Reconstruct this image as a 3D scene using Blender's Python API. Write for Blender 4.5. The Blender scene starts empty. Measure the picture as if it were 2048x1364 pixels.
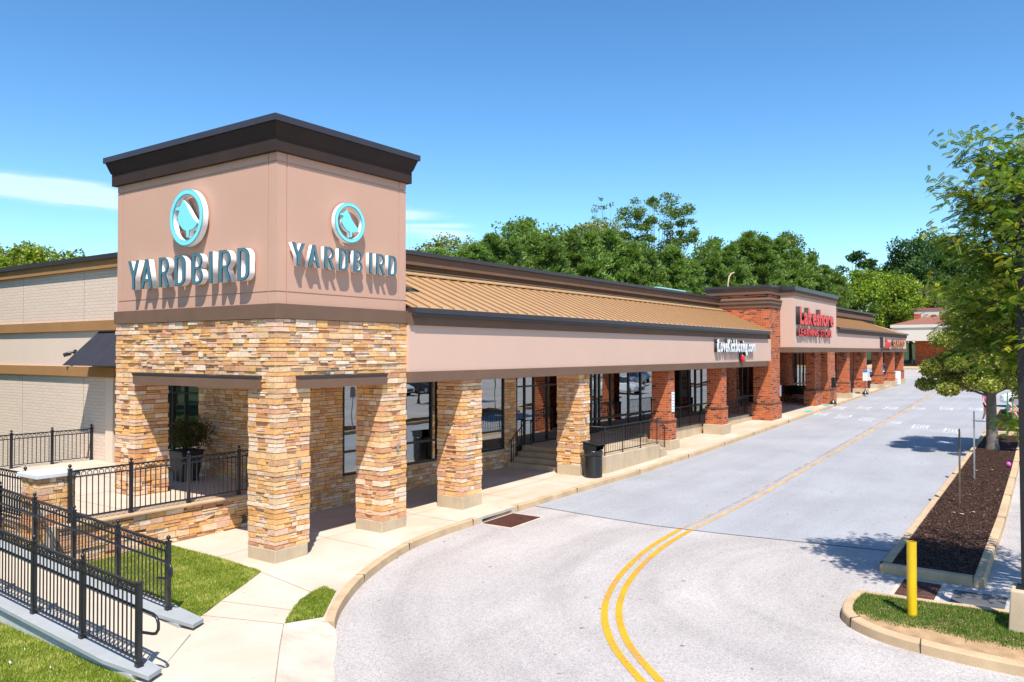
import bpy, math, random
import numpy as np
from mathutils import Vector, Matrix
R = math.radians
rng = np.random.default_rng(7)
random.seed(7)
sc = bpy.context.scene
COL = sc.collection
# ---------------------------------------------------------------- camera
cam = bpy.data.cameras.new('camera'); cam_o = bpy.data.objects.new('camera', cam); COL.objects.link(cam_o)
cam.sensor_width = 36; cam.lens = 1600/2048*36; cam.clip_start = .1; cam.clip_end = 2000
th = R(35.2); pit = math.atan(21/1600)
vh = Vector((math.cos(th), math.sin(th), 0)); rt = Vector((math.sin(th), -math.cos(th), 0))
fw = vh*math.cos(pit)+Vector((0, 0, 1))*math.sin(pit); up = rt.cross(fw)
m = Matrix((rt, up, -fw)).transposed().to_4x4(); m.translation = (-10.297, -12.998, 4.2)
cam_o.matrix_world = m; sc.camera = cam_o
# ---------------------------------------------------------------- light
EL = R(58.8); AZ = R(42.7)                       # light travels towards +x +y
to_sun = Vector((-math.cos(AZ)*math.cos(EL), -math.sin(AZ)*math.cos(EL), math.sin(EL)))
sun = bpy.data.lights.new('sun', 'SUN'); sun.energy = 4.6; sun.angle = R(.5); sun.color = (1, .945, .86)
sun_o = bpy.data.objects.new('sun', sun); COL.objects.link(sun_o)
sun_o.rotation_euler = to_sun.to_track_quat('Z', 'Y').to_euler(); sun_o.location = (-40, -40, 80)
world = bpy.data.worlds.new('World'); sc.world = world; world.use_nodes = True
wn = world.node_tree.nodes; wl = world.node_tree.links; wn.clear()
wo = wn.new('ShaderNodeOutputWorld'); bg = wn.new('ShaderNodeBackground'); bg.inputs[1].default_value = .112
sky = wn.new('ShaderNodeTexSky'); sky.sky_type = 'NISHITA'; sky.sun_disc = False
sky.sun_elevation = EL; sky.sun_rotation = math.atan2(to_sun.x, to_sun.y)
sky.air_density = 1.0; sky.dust_density = .25; sky.ozone_density = 3.0; sky.altitude = 100
hs = wn.new('ShaderNodeHueSaturation'); hs.inputs['Saturation'].default_value = 1.09; hs.inputs['Value'].default_value = 1.22
def vscale(c, k):
    n = wn.new('ShaderNodeVectorMath'); n.operation = 'MULTIPLY'; wl.new(c, n.inputs[0]); n.inputs[1].default_value = k; return n.outputs[0]
gm = wn.new('ShaderNodeGamma'); gm.inputs[1].default_value = 1.25; wl.new(vscale(sky.outputs[0], (1/6,)*3), gm.inputs[0]); wl.new(vscale(gm.outputs[0], (5.75, 6.35, 6.25)), hs.inputs['Color'])
tc = wn.new('ShaderNodeTexCoord')
# thin cirrus streaks low in the sky
mp = wn.new('ShaderNodeMapping'); mp.inputs['Scale'].default_value = (3.0, 3.0, 26.0); mp.inputs['Rotation'].default_value = (R(4), R(3), 0)
wl.new(tc.outputs['Generated'], mp.inputs[0])
nz = wn.new('ShaderNodeTexNoise'); nz.inputs['Scale'].default_value = 1.6; nz.inputs['Detail'].default_value = 7; nz.inputs['Roughness'].default_value = .58; nz.inputs['Distortion'].default_value = .5
wl.new(mp.outputs[0], nz.inputs['Vector'])
sx = wn.new('ShaderNodeSeparateXYZ'); wl.new(tc.outputs['Generated'], sx.inputs[0])
def wmath(op, a, b=None):
    n = wn.new('ShaderNodeMath'); n.operation = op
    for i, v in enumerate((a, b)):
        if v is None: continue
        if isinstance(v, (int, float)): n.inputs[i].default_value = v
        else: wl.new(v, n.inputs[i])
    return n.outputs[0]
def bump_at(d, cosr):                              # soft mask round a direction
    vm = wn.new('ShaderNodeVectorMath'); vm.operation = 'DOT_PRODUCT'; vm.inputs[1].default_value = d
    nrm = wn.new('ShaderNodeVectorMath'); nrm.operation = 'NORMALIZE'; wl.new(tc.outputs['Generated'], nrm.inputs[0]); wl.new(nrm.outputs[0], vm.inputs[0])
    mr = wn.new('ShaderNodeMapRange'); mr.inputs[1].default_value = cosr; mr.inputs[2].default_value = 1; mr.interpolation_type = 'SMOOTHSTEP'
    wl.new(vm.outputs['Value'], mr.inputs[0]); return mr.outputs[0]
def pixdir(px, py):
    v = fw+rt*((px-1024)/1600)-up*((py-682)/1600); return v.normalized()
def band(p1, p2, wdt):                             # a long streak between two sky directions
    a = pixdir(*p1); b = pixdir(*p2); n = a.cross(b).normalized()
    vm = wn.new('ShaderNodeVectorMath'); vm.operation = 'DOT_PRODUCT'; vm.inputs[1].default_value = n
    nrm = wn.new('ShaderNodeVectorMath'); nrm.operation = 'NORMALIZE'; wl.new(tc.outputs['Generated'], nrm.inputs[0]); wl.new(nrm.outputs[0], vm.inputs[0])
    ab = wmath('ABSOLUTE', vm.outputs['Value'])
    mr = wn.new('ShaderNodeMapRange'); mr.inputs[1].default_value = 0; mr.inputs[2].default_value = wdt; mr.inputs[3].default_value = 1; mr.inputs[4].default_value = 0; mr.interpolation_type = 'SMOOTHSTEP'
    wl.new(ab, mr.inputs[0]); return mr.outputs[0]
cr = wn.new('ShaderNodeMapRange'); cr.inputs[1].default_value = .36; cr.inputs[2].default_value = .72; cr.interpolation_type = 'SMOOTHSTEP'; wl.new(nz.outputs[0], cr.inputs[0])
m1 = wmath('MULTIPLY', band((0, 368), (260, 402), .019), bump_at(pixdir(60, 378), math.cos(R(10.5))))
m2 = wmath('MULTIPLY', band((800, 440), (960, 470), .022), bump_at(pixdir(835, 462), math.cos(R(4.5))))
msk = wmath('MULTIPLY', wmath('MAXIMUM', wmath('MULTIPLY', m1, 1.9), wmath('MULTIPLY', m2, 1.3)), cr.outputs[0])
msk = wmath('MINIMUM', msk, .42)
mx = wn.new('ShaderNodeMix'); mx.data_type = 'RGBA'; wl.new(msk, mx.inputs[0]); wl.new(hs.outputs[0], mx.inputs[6]); mx.inputs[7].default_value = (7.6, 7.9, 8.6, 1)
wl.new(mx.outputs[2], bg.inputs[0]); wl.new(bg.outputs[0], wo.inputs[0])
sc.view_settings.view_transform = 'Standard'; sc.view_settings.look = 'None'; sc.view_settings.gamma = 1
sc.view_settings.exposure = .60; sc.view_settings.use_curve_mapping = False
sc.cycles.max_bounces = 6; sc.cycles.transparent_max_bounces = 8; sc.cycles.use_denoising = True
sc.cycles.caustics_reflective = False; sc.cycles.caustics_refractive = False
# ---------------------------------------------------------------- materials
MATS = {}
def nmat(name):
    m = bpy.data.materials.new(name); m.use_nodes = True; MATS[name] = m
    nt = m.node_tree; return m, nt.nodes, nt.links, nt.nodes['Principled BSDF']
def coords(N, Lk, kind='pos', scale=None):
    if kind == 'uv': o = N.new('ShaderNodeTexCoord').outputs['UV']
    elif kind == 'obj': o = N.new('ShaderNodeTexCoord').outputs['Object']
    else: o = N.new('ShaderNodeNewGeometry').outputs['Position']
    if scale:
        mp = N.new('ShaderNodeMapping'); mp.inputs['Scale'].default_value = scale; Lk.new(o, mp.inputs[0]); o = mp.outputs[0]
    return o
def noise(N, Lk, co, scale, detail=4, rough=.55):
    n = N.new('ShaderNodeTexNoise'); n.inputs['Scale'].default_value = scale; n.inputs['Detail'].default_value = detail; n.inputs['Roughness'].default_value = rough
    Lk.new(co, n.inputs['Vector']); return n.outputs[0]
def ramp(N, Lk, fac, stops):
    r = N.new('ShaderNodeValToRGB'); e = r.color_ramp.elements
    while len(e) < len(stops): e.new(.5)
    for i, (p, c) in enumerate(stops): e[i].position = p; e[i].color = tuple(c)+(1,) if len(c) == 3 else c
    Lk.new(fac, r.inputs[0]); return r.outputs[0]
def mixc(N, Lk, fac, a, b, mode='MIX'):
    x = N.new('ShaderNodeMix'); x.data_type = 'RGBA'; x.blend_type = mode
    for i, v in ((0, fac), (6, a), (7, b)):
        if isinstance(v, (int, float)): x.inputs[i].default_value = v
        elif isinstance(v, tuple): x.inputs[i].default_value = v+(1,) if len(v) == 3 else v
        else: Lk.new(v, x.inputs[i])
    return x.outputs[2]
def bumpn(N, Lk, h, strength, dist, b=None):
    n = N.new('ShaderNodeBump'); n.inputs['Strength'].default_value = strength; n.inputs['Distance'].default_value = dist
    Lk.new(h, n.inputs['Height'])
    if b: Lk.new(b, n.inputs['Normal'])
    return n.outputs[0]
def g3(v): return (v, v, v)
def mul(c, k): return tuple(x*k for x in c)
def speckled(name, c, var=.12, big=.8, fine=60, rough=.85, bump=.15, bdist=.004, spec=.3, streak=0):
    """a mineral or painted surface: broad blotches, fine grain, slight bump"""
    m, N, Lk, P = nmat(name); co = coords(N, Lk)
    b1 = ramp(N, Lk, noise(N, Lk, co, big, 5), [(.3, mul(c, 1-var)), (.7, mul(c, 1+var))])
    f1 = ramp(N, Lk, noise(N, Lk, co, fine, 3, .7), [(.25, g3(1-var)), (.75, g3(1+var))])
    cc = mixc(N, Lk, 1.0, b1, f1, 'MULTIPLY')
    if streak:
        s = noise(N, Lk, coords(N, Lk, 'pos', (5, 5, .35)), 1.0, 4)
        cc = mixc(N, Lk, 1.0, cc, ramp(N, Lk, s, [(.4, g3(1)), (.75, g3(1-streak))]), 'MULTIPLY')
    Lk.new(cc, P.inputs['Base Color']); P.inputs['Roughness'].default_value = rough; P.inputs['Specular IOR Level'].default_value = spec
    if bump: Lk.new(bumpn(N, Lk, noise(N, Lk, co, fine, 3, .7), bump, bdist), P.inputs['Normal'])
    return m
def plain(name, c, rough=.5, metal=0, spec=.5, var=.06):
    m, N, Lk, P = nmat(name); co = coords(N, Lk, 'obj')
    Lk.new(ramp(N, Lk, noise(N, Lk, co, 3, 4), [(.3, mul(c, 1-var)), (.7, mul(c, 1+var))]), P.inputs['Base Color'])
    P.inputs['Roughness'].default_value = rough; P.inputs['Metallic'].default_value = metal; P.inputs['Specular IOR Level'].default_value = spec
    return m
speckled('stucco', (.545, .325, .236), .03, .7, 90, .92, .25, .003, .15)
speckled('stucco_pale', (.62, .42, .325), .025, .6, 90, .92, .2, .003, .15)
speckled('cream_wall', (.70, .55, .435), .03, .6, 80, .9, .2, .003, .15)
speckled('white_wall', (.62, .57, .50), .03, .6, 80, .9, .2, .003, .15)
speckled('brown_trim', (.165, .098, .066), .08, 1.5, 120, .85, .25, .002, .2)
speckled('tan_trim', (.36, .185, .075), .07, 1.5, 120, .85, .25, .002, .2)
speckled('dark_trim', (.040, .025, .020), .10, 1.5, 120, .8, .25, .002, .2)
plain('coping_metal', (.050, .042, .048), .38, .2, .5)
plain('roof_metal', (.47, .285, .14), .45, .05, .5, .06)
plain('roof_rib', (.32, .185, .085), .45, .05, .5, .05)
plain('red_roof', (.36, .145, .095), .45, .2, .5, .1)
speckled('concrete', (.52, .405, .275), .14, 1.3, 70, .9, .3, .004, .25, .10)
speckled('mortar', (.16, .095, .055), .2, 3, 90, .95, .3, .003, .1)
speckled('flat_roof', (.20, .20, .20), .1, .4, 40)
plain('black_metal', (.014, .015, .021), .32, 0, .5)
plain('black_iron', (.012, .012, .014), .4, 0, .5)
plain('black_plastic', (.018, .018, .020), .3, 0, .5)
plain('frame_black', (.010, .010, .011), .35, 0, .5)
plain('galvanised', (.42, .43, .45), .35, .7, .5, .12)
plain('rusty_steel', (.16, .12, .09), .6, .4, .5, .3)
plain('green_paint', (.02, .22, .07), .5)
plain('white_paint', (.80, .80, .79), .45, 0, .4, .02)
plain('letter_white', (.82, .82, .82), .4, 0, .4, .01)
plain('letter_blue', (.072, .17, .21), .35, 0, .5, .02)
plain('letter_edge', (.02, .045, .06), .35, 0, .5, .02)
plain('logo_aqua', (.23, .72, .76), .35, 0, .5, .02)
plain('logo_aqua_dark', (.06, .42, .47), .35, 0, .5, .02)
plain('letter_red', (.74, .018, .022), .3, 0, .5, .03)
plain('letter_dark', (.03, .028, .03), .5)
plain('sign_orange', (.75, .22, .06), .4)
plain('sign_blue', (.02, .22, .55), .5)
plain('sign_pale_blue', (.55, .72, .82), .5)
speckled('yellow_post', (.72, .46, .006), .10, 5, 30, .42, .1, .002, .5, .30)
plain('car_white', (.78, .78, .78), .18, 0, .6, .01)
plain('car_blue', (.02, .16, .42), .18, .2, .6, .01)
plain('car_dark', (.03, .035, .05), .18, .2, .6, .01)
plain('car_silver', (.42, .44, .46), .2, .5, .6, .01)
plain('car_glass', (.02, .025, .03), .05, 0, .8, .01)
plain('rubber', (.015, .015, .016), .75)
plain('rim_metal', (.5, .5, .52), .3, .8)
plain('lamp_red', (.5, .02, .02), .2)
plain('lamp_clear', (.75, .75, .75), .1)
plain('aqua_unit', (.32, .58, .55), .6)
plain('skin', (.56, .31, .21), .55, 0, .4, .03)
plain('hair', (.07, .035, .02), .6)
plain('pink_cloth', (.66, .16, .52), .85, 0, .2)
plain('black_cloth', (.02, .02, .022), .85, 0, .2)
plain('paleblue_cloth', (.40, .52, .68), .85, 0, .2)
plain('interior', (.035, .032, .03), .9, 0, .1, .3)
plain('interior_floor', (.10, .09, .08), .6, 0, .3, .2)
plain('paper', (.75, .74, .72), .8, 0, .2, .02)
plain('paper_grey', (.48, .52, .56), .8, 0, .2, .02)
plain('teal_paint', (.08, .45, .50), .7, 0, .2, .2)
plain('pot_grey', (.022, .024, .03), .5)
plain('balloon_pink', (.75, .08, .45), .3)
def surf_concrete():
    m, N, Lk, P = nmat('sidewalk'); co = coords(N, Lk)
    a = noise(N, Lk, co, .55, 6, .6)
    base = ramp(N, Lk, a, [(.30, (.50, .405, .30)), (.5, (.55, .475, .385)), (.72, (.60, .545, .475))])
    # warm rust-coloured wash that grows along the kerb away from the corner
    st = ramp(N, Lk, noise(N, Lk, coords(N, Lk, 'pos', (.35, 1.2, 1)), 1.2, 6, .65), [(.42, g3(0)), (.7, g3(.75))])
    sep = N.new('ShaderNodeSeparateXYZ'); Lk.new(co, sep.inputs[0])
    mr = N.new('ShaderNodeMapRange'); mr.inputs[1].default_value = 2.0; mr.inputs[2].default_value = 11.0; mr.inputs[3].default_value = .25; mr.inputs[4].default_value = 1.0; Lk.new(sep.outputs[0], mr.inputs[0])
    mm = N.new('ShaderNodeMath'); mm.operation = 'MULTIPLY'; Lk.new(st, mm.inputs[0]); Lk.new(mr.outputs[0], mm.inputs[1])
    c = mixc(N, Lk, mm.outputs[0], base, (.50, .335, .17))
    f = ramp(N, Lk, noise(N, Lk, co, 85, 3, .7), [(.25, g3(.90)), (.75, g3(1.08))])
    c = mixc(N, Lk, 1.0, c, f, 'MULTIPLY')
    sp = ramp(N, Lk, noise(N, Lk, co, 9, 2, .5), [(.71, g3(1)), (.76, g3(.72))])
    c = mixc(N, Lk, 1.0, c, sp, 'MULTIPLY')
    Lk.new(c, P.inputs['Base Color']); P.inputs['Roughness'].default_value = .88; P.inputs['Specular IOR Level'].default_value = .25
    Lk.new(bumpn(N, Lk, noise(N, Lk, co, 85, 3, .7), .2, .003), P.inputs['Normal'])
surf_concrete()
speckled('kerb', (.50, .355, .215), .16, 2.2, 70, .9, .5, .006, .2)
speckled('kerb_pale', (.54, .46, .37), .14, 2.2, 70, .9, .5, .006, .2)
speckled('joint', (.27, .21, .15), .3, 6, 60)
speckled('coping_stone', (.34, .355, .36), .08, 2.2, 60, .8, .25, .004, .3)
speckled('cast_stone', (.50, .355, .225), .12, 3, 60, .85, .4, .004, .2)
speckled('cap_stone', (.60, .60, .60), .05, 3, 60, .8, .25, .003, .3)
def asphalt(name, c, dark, light, scale=110):
    m, N, Lk, P = nmat(name); co = coords(N, Lk)
    v = N.new('ShaderNodeTexVoronoi'); v.inputs['Scale'].default_value = scale; Lk.new(co, v.inputs['Vector'])
    a = ramp(N, Lk, v.outputs['Color'], [(.1, g3(dark)), (.5, g3(1)), (.9, g3(light))])
    b = ramp(N, Lk, noise(N, Lk, co, .35, 6, .6), [(.3, mul(c, .90)), (.7, mul(c, 1.08))])
    s = ramp(N, Lk, noise(N, Lk, coords(N, Lk, 'pos', (.10, 1.3, 1)), 1.0, 5, .6), [(.35, g3(.95)), (.65, g3(1.04))])
    d = ramp(N, Lk, noise(N, Lk, co, 24, 3, .7), [(.30, g3(.84)), (.5, g3(1.0)), (.8, g3(1.07))])
    cc = mixc(N, Lk, 1.0, mixc(N, Lk, 1.0, b, a, 'MULTIPLY'), mixc(N, Lk, 1.0, s, d, 'MULTIPLY'), 'MULTIPLY')
    if 'old' in name:                                # faint tyre-polished arcs following the bend
        vm = N.new('ShaderNodeVectorMath'); vm.operation = 'DISTANCE'; vm.inputs[1].default_value = (5.2, -10.2, 0); Lk.new(coords(N, Lk, 'pos', (1, 1, 0)), vm.inputs[0])
        nn = N.new('ShaderNodeTexNoise'); nn.noise_dimensions = '2D'; nn.inputs['Scale'].default_value = 1.0; nn.inputs['Detail'].default_value = 4
        cb = N.new('ShaderNodeCombineXYZ'); Lk.new(vm.outputs['Value'], cb.inputs[0]); sp2 = N.new('ShaderNodeSeparateXYZ'); Lk.new(co, sp2.inputs[0]); k2 = N.new('ShaderNodeMath'); k2.operation = 'MULTIPLY'; k2.inputs[1].default_value = .08; Lk.new(sp2.outputs[0], k2.inputs[0]); Lk.new(k2.outputs[0], cb.inputs[1]); Lk.new(cb.outputs[0], nn.inputs['Vector'])
        cc = mixc(N, Lk, 1.0, cc, ramp(N, Lk, nn.outputs[0], [(.34, g3(.90)), (.5, g3(1.0)), (.66, g3(1.05))]), 'MULTIPLY')
    pk = ramp(N, Lk, noise(N, Lk, co, 5.5, 2, .5), [(.735, g3(1)), (.75, g3(.45))])
    cc = mixc(N, Lk, 1.0, cc, pk, 'MULTIPLY')
    Lk.new(cc, P.inputs['Base Color']); P.inputs['Roughness'].default_value = .9; P.inputs['Specular IOR Level'].default_value = .25
    Lk.new(bumpn(N, Lk, v.outputs['Distance'], .35, .006), P.inputs['Normal'])
asphalt('old_asphalt', (.44, .40, .378), .70, 1.14, 60)
asphalt('new_asphalt', (.355, .355, .372), .72, 1.14, 110)
speckled('tar', (.025, .024, .024), .3, 6, 60)
speckled('mud', (.17, .11, .07), .3, 6, 90, .95, .5, .01)
def road_paint(name, c, lo, hi):
    m, N, Lk, P = nmat(name); co = coords(N, Lk)
    n1 = noise(N, Lk, co, 26, 4, .75); n2 = noise(N, Lk, co, 1.6, 3)
    ad = N.new('ShaderNodeMath'); ad.operation = 'MULTIPLY_ADD'; Lk.new(n2, ad.inputs[0]); ad.inputs[1].default_value = .8; Lk.new(n1, ad.inputs[2])
    k = ramp(N, Lk, ad.outputs[0], [(lo, g3(0)), (hi, g3(1))])
    Lk.new(c if not isinstance(c, tuple) else mixc(N, Lk, n1, mul(c, .9), mul(c, 1.08)), P.inputs['Base Color']); P.inputs['Roughness'].default_value = .7
    tr = N.new('ShaderNodeBsdfTransparent'); ms = N.new('ShaderNodeMixShader'); Lk.new(k, ms.inputs[0]); Lk.new(tr.outputs[0], ms.inputs[1]); Lk.new(P.outputs[0], ms.inputs[2])
    Lk.new(ms.outputs[0], N['Material Output'].inputs[0])
road_paint('yellow_paint', (.70, .335, .012), .62, .90)
road_paint('faded_yellow', (.60, .38, .17), .45, 1.05)
road_paint('white_marking', (.66, .66, .66), .62, 1.0)
def brickmat(name, mortar, c_lo, c_mid, c_hi, dark, bw=.265, bh=.09, darkness=.80, ms=.012):
    m, N, Lk, P = nmat(name); co = coords(N, Lk, 'uv')
    b = N.new('ShaderNodeTexBrick'); b.offset = .5; b.squash = 1
    b.inputs['Color1'].default_value = (0, 0, 0, 1); b.inputs['Color2'].default_value = (1, 1, 1, 1); b.inputs['Mortar'].default_value = (.5, .5, .5, 1)
    b.inputs['Scale'].default_value = 1; b.inputs['Brick Width'].default_value = bw; b.inputs['Row Height'].default_value = bh
    b.inputs['Mortar Size'].default_value = ms; b.inputs['Mortar Smooth'].default_value = .15; b.inputs['Bias'].default_value = 0
    Lk.new(co, b.inputs['Vector'])
    bc = ramp(N, Lk, b.outputs['Color'], [(0, c_lo), (.45, c_mid), (darkness-.04, c_hi), (darkness, dark), (1, dark)])
    g = ramp(N, Lk, noise(N, Lk, coords(N, Lk), 45, 4, .7), [(.25, g3(.78)), (.75, g3(1.18))])
    bc = mixc(N, Lk, 1.0, bc, g, 'MULTIPLY')
    fac = b.outputs['Fac']
    c = mixc(N, Lk, fac, bc, mortar)
    Lk.new(c, P.inputs['Base Color']); P.inputs['Roughness'].default_value = .88; P.inputs['Specular IOR Level'].default_value = .2
    inv = N.new('ShaderNodeMath'); inv.operation = 'SUBTRACT'; inv.inputs[0].default_value = 1; Lk.new(fac, inv.inputs[1])
    Lk.new(bumpn(N, Lk, inv.outputs[0], .8, .012, bumpn(N, Lk, noise(N, Lk, coords(N, Lk), 60, 3), .3, .004)), P.inputs['Normal'])
brickmat('brick', (.50, .27, .19), (.36, .070, .020), (.48, .105, .028), (.58, .145, .040), (.085, .035, .030), darkness=.87, ms=.010)
brickmat('cream_brick', (.60, .46, .36), (.68, .53, .42), (.70, .55, .435), (.71, .56, .445), (.70, .55, .435), .41, .105, .95, .012)
brickmat('dark_brick', (.20, .15, .12), (.10, .045, .03), (.14, .06, .035), (.18, .08, .045), (.06, .035, .03))
def stone_mat():
    m, N, Lk, P = nmat('ledge_stone'); co = coords(N, Lk)
    at = N.new('ShaderNodeAttribute'); at.attribute_name = 'Col'
    n1 = ramp(N, Lk, noise(N, Lk, co, 9, 5, .65), [(.28, (.80, .70, .60)), (.5, g3(1.0)), (.75, (1.12, 1.10, 1.06))])
    n2 = ramp(N, Lk, noise(N, Lk, co, 70, 4, .7), [(.25, g3(.82)), (.75, g3(1.14))])
    rust = ramp(N, Lk, noise(N, Lk, coords(N, Lk, 'pos', (1, 1, 2.5)), 14, 4, .6), [(.60, g3(0)), (.78, g3(.55))])
    c = mixc(N, Lk, 1.0, mixc(N, Lk, 1.0, at.outputs[0], n1, 'MULTIPLY'), n2, 'MULTIPLY')
    c = mixc(N, Lk, rust, c, (.40, .19, .07))
    Lk.new(c, P.inputs['Base Color']); P.inputs['Roughness'].default_value = .85; P.inputs['Specular IOR Level'].default_value = .25
    Lk.new(bumpn(N, Lk, noise(N, Lk, co, 22, 6, .7), .75, .022), P.inputs['Normal'])
stone_mat()
def leaf_mat(name, tint=(1, 1, 1), trans=.35, rough=.5):
    m, N, Lk, P = nmat(name)
    at = N.new('ShaderNodeAttribute'); at.attribute_name = 'Col'
    oi = N.new('ShaderNodeObjectInfo'); v = ramp(N, Lk, oi.outputs['Random'], [(0, mul(tint, .86)), (1, mul(tint, 1.14))])
    c = mixc(N, Lk, 1.0, at.outputs[0], v, 'MULTIPLY')
    Lk.new(c, P.inputs['Base Color']); P.inputs['Roughness'].default_value = rough; P.inputs['Specular IOR Level'].default_value = .35
    t = N.new('ShaderNodeBsdfTranslucent'); Lk.new(mixc(N, Lk, 1.0, c, (1.25, 1.35, .55), 'MULTIPLY'), t.inputs[0])
    ms = N.new('ShaderNodeMixShader'); ms.inputs[0].default_value = trans; Lk.new(P.outputs[0], ms.inputs[1]); Lk.new(t.outputs[0], ms.inputs[2])
    Lk.new(ms.outputs[0], N['Material Output'].inputs[0])
leaf_mat('leaf', (1, 1, 1), .42); leaf_mat('needle', (1, 1, 1), .34, .6); leaf_mat('grass_blade', (1, 1, 1), .3, .6)
speckled('bark', (.125, .095, .07), .3, 4, 30, .95, .9, .03, .15, .3)
speckled('bark_grey', (.20, .17, .14), .25, 4, 30, .95, .9, .03, .15, .3)
speckled('soil_grass', (.10, .115, .025), .25, 3, 60, .95, .6, .02, .1)
speckled('sandy_soil', (.42, .27, .15), .25, 4, 60, .95, .6, .02, .1)
speckled('mulch', (.055, .028, .019), .5, 9, 45, .95, 1.0, .05, .1)
speckled('far_grass', (.035, .055, .016), .25, .5, 30, .95, .6, .02, .1)
plain('chip', (.075, .040, .026), .9, 0, .2, .5)
def glassmat(name, refl, tint):
    m, N, Lk, P = nmat(name)
    N.remove(P)
    fr = N.new('ShaderNodeFresnel'); fr.inputs[0].default_value = 1.6
    mr = N.new('ShaderNodeMapRange'); mr.inputs[3].default_value = refl; mr.inputs[4].default_value = 1; Lk.new(fr.outputs[0], mr.inputs[0])
    gl = N.new('ShaderNodeBsdfGlossy'); gl.inputs['Roughness'].default_value = .004; gl.inputs['Color'].default_value = (.86, .92, .95, 1)
    nb = noise(N, Lk, coords(N, Lk), .8, 2); Lk.new(bumpn(N, Lk, nb, .045, .05), gl.inputs['Normal'])
    tr = N.new('ShaderNodeBsdfTransparent'); tr.inputs[0].default_value = tint+(1,)
    ms = N.new('ShaderNodeMixShader'); Lk.new(mr.outputs[0], ms.inputs[0]); Lk.new(tr.outputs[0], ms.inputs[1]); Lk.new(gl.outputs[0], ms.inputs[2])
    Lk.new(ms.outputs[0], N['Material Output'].inputs[0])
glassmat('glass', .34, (.50, .54, .53))
# window graphics behind the brick tower glass: soft blocks of colour
m, N, Lk, P = nmat('window_graphic'); co = coords(N, Lk, 'pos', (2.2, 1, 1.1))
Lk.new(ramp(N, Lk, noise(N, Lk, co, 1.6, 2, .4), [(.30, (.10, .30, .06)), (.42, (.62, .52, .40)), (.52, (.70, .66, .60)), (.60, (.45, .25, .14)), (.68, (.12, .32, .50)), (.76, (.60, .48, .55))]), P.inputs['Base Color'])
P.inputs['Roughness'].default_value = .6

GR = .0194
def g(x): return GR*x
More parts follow.
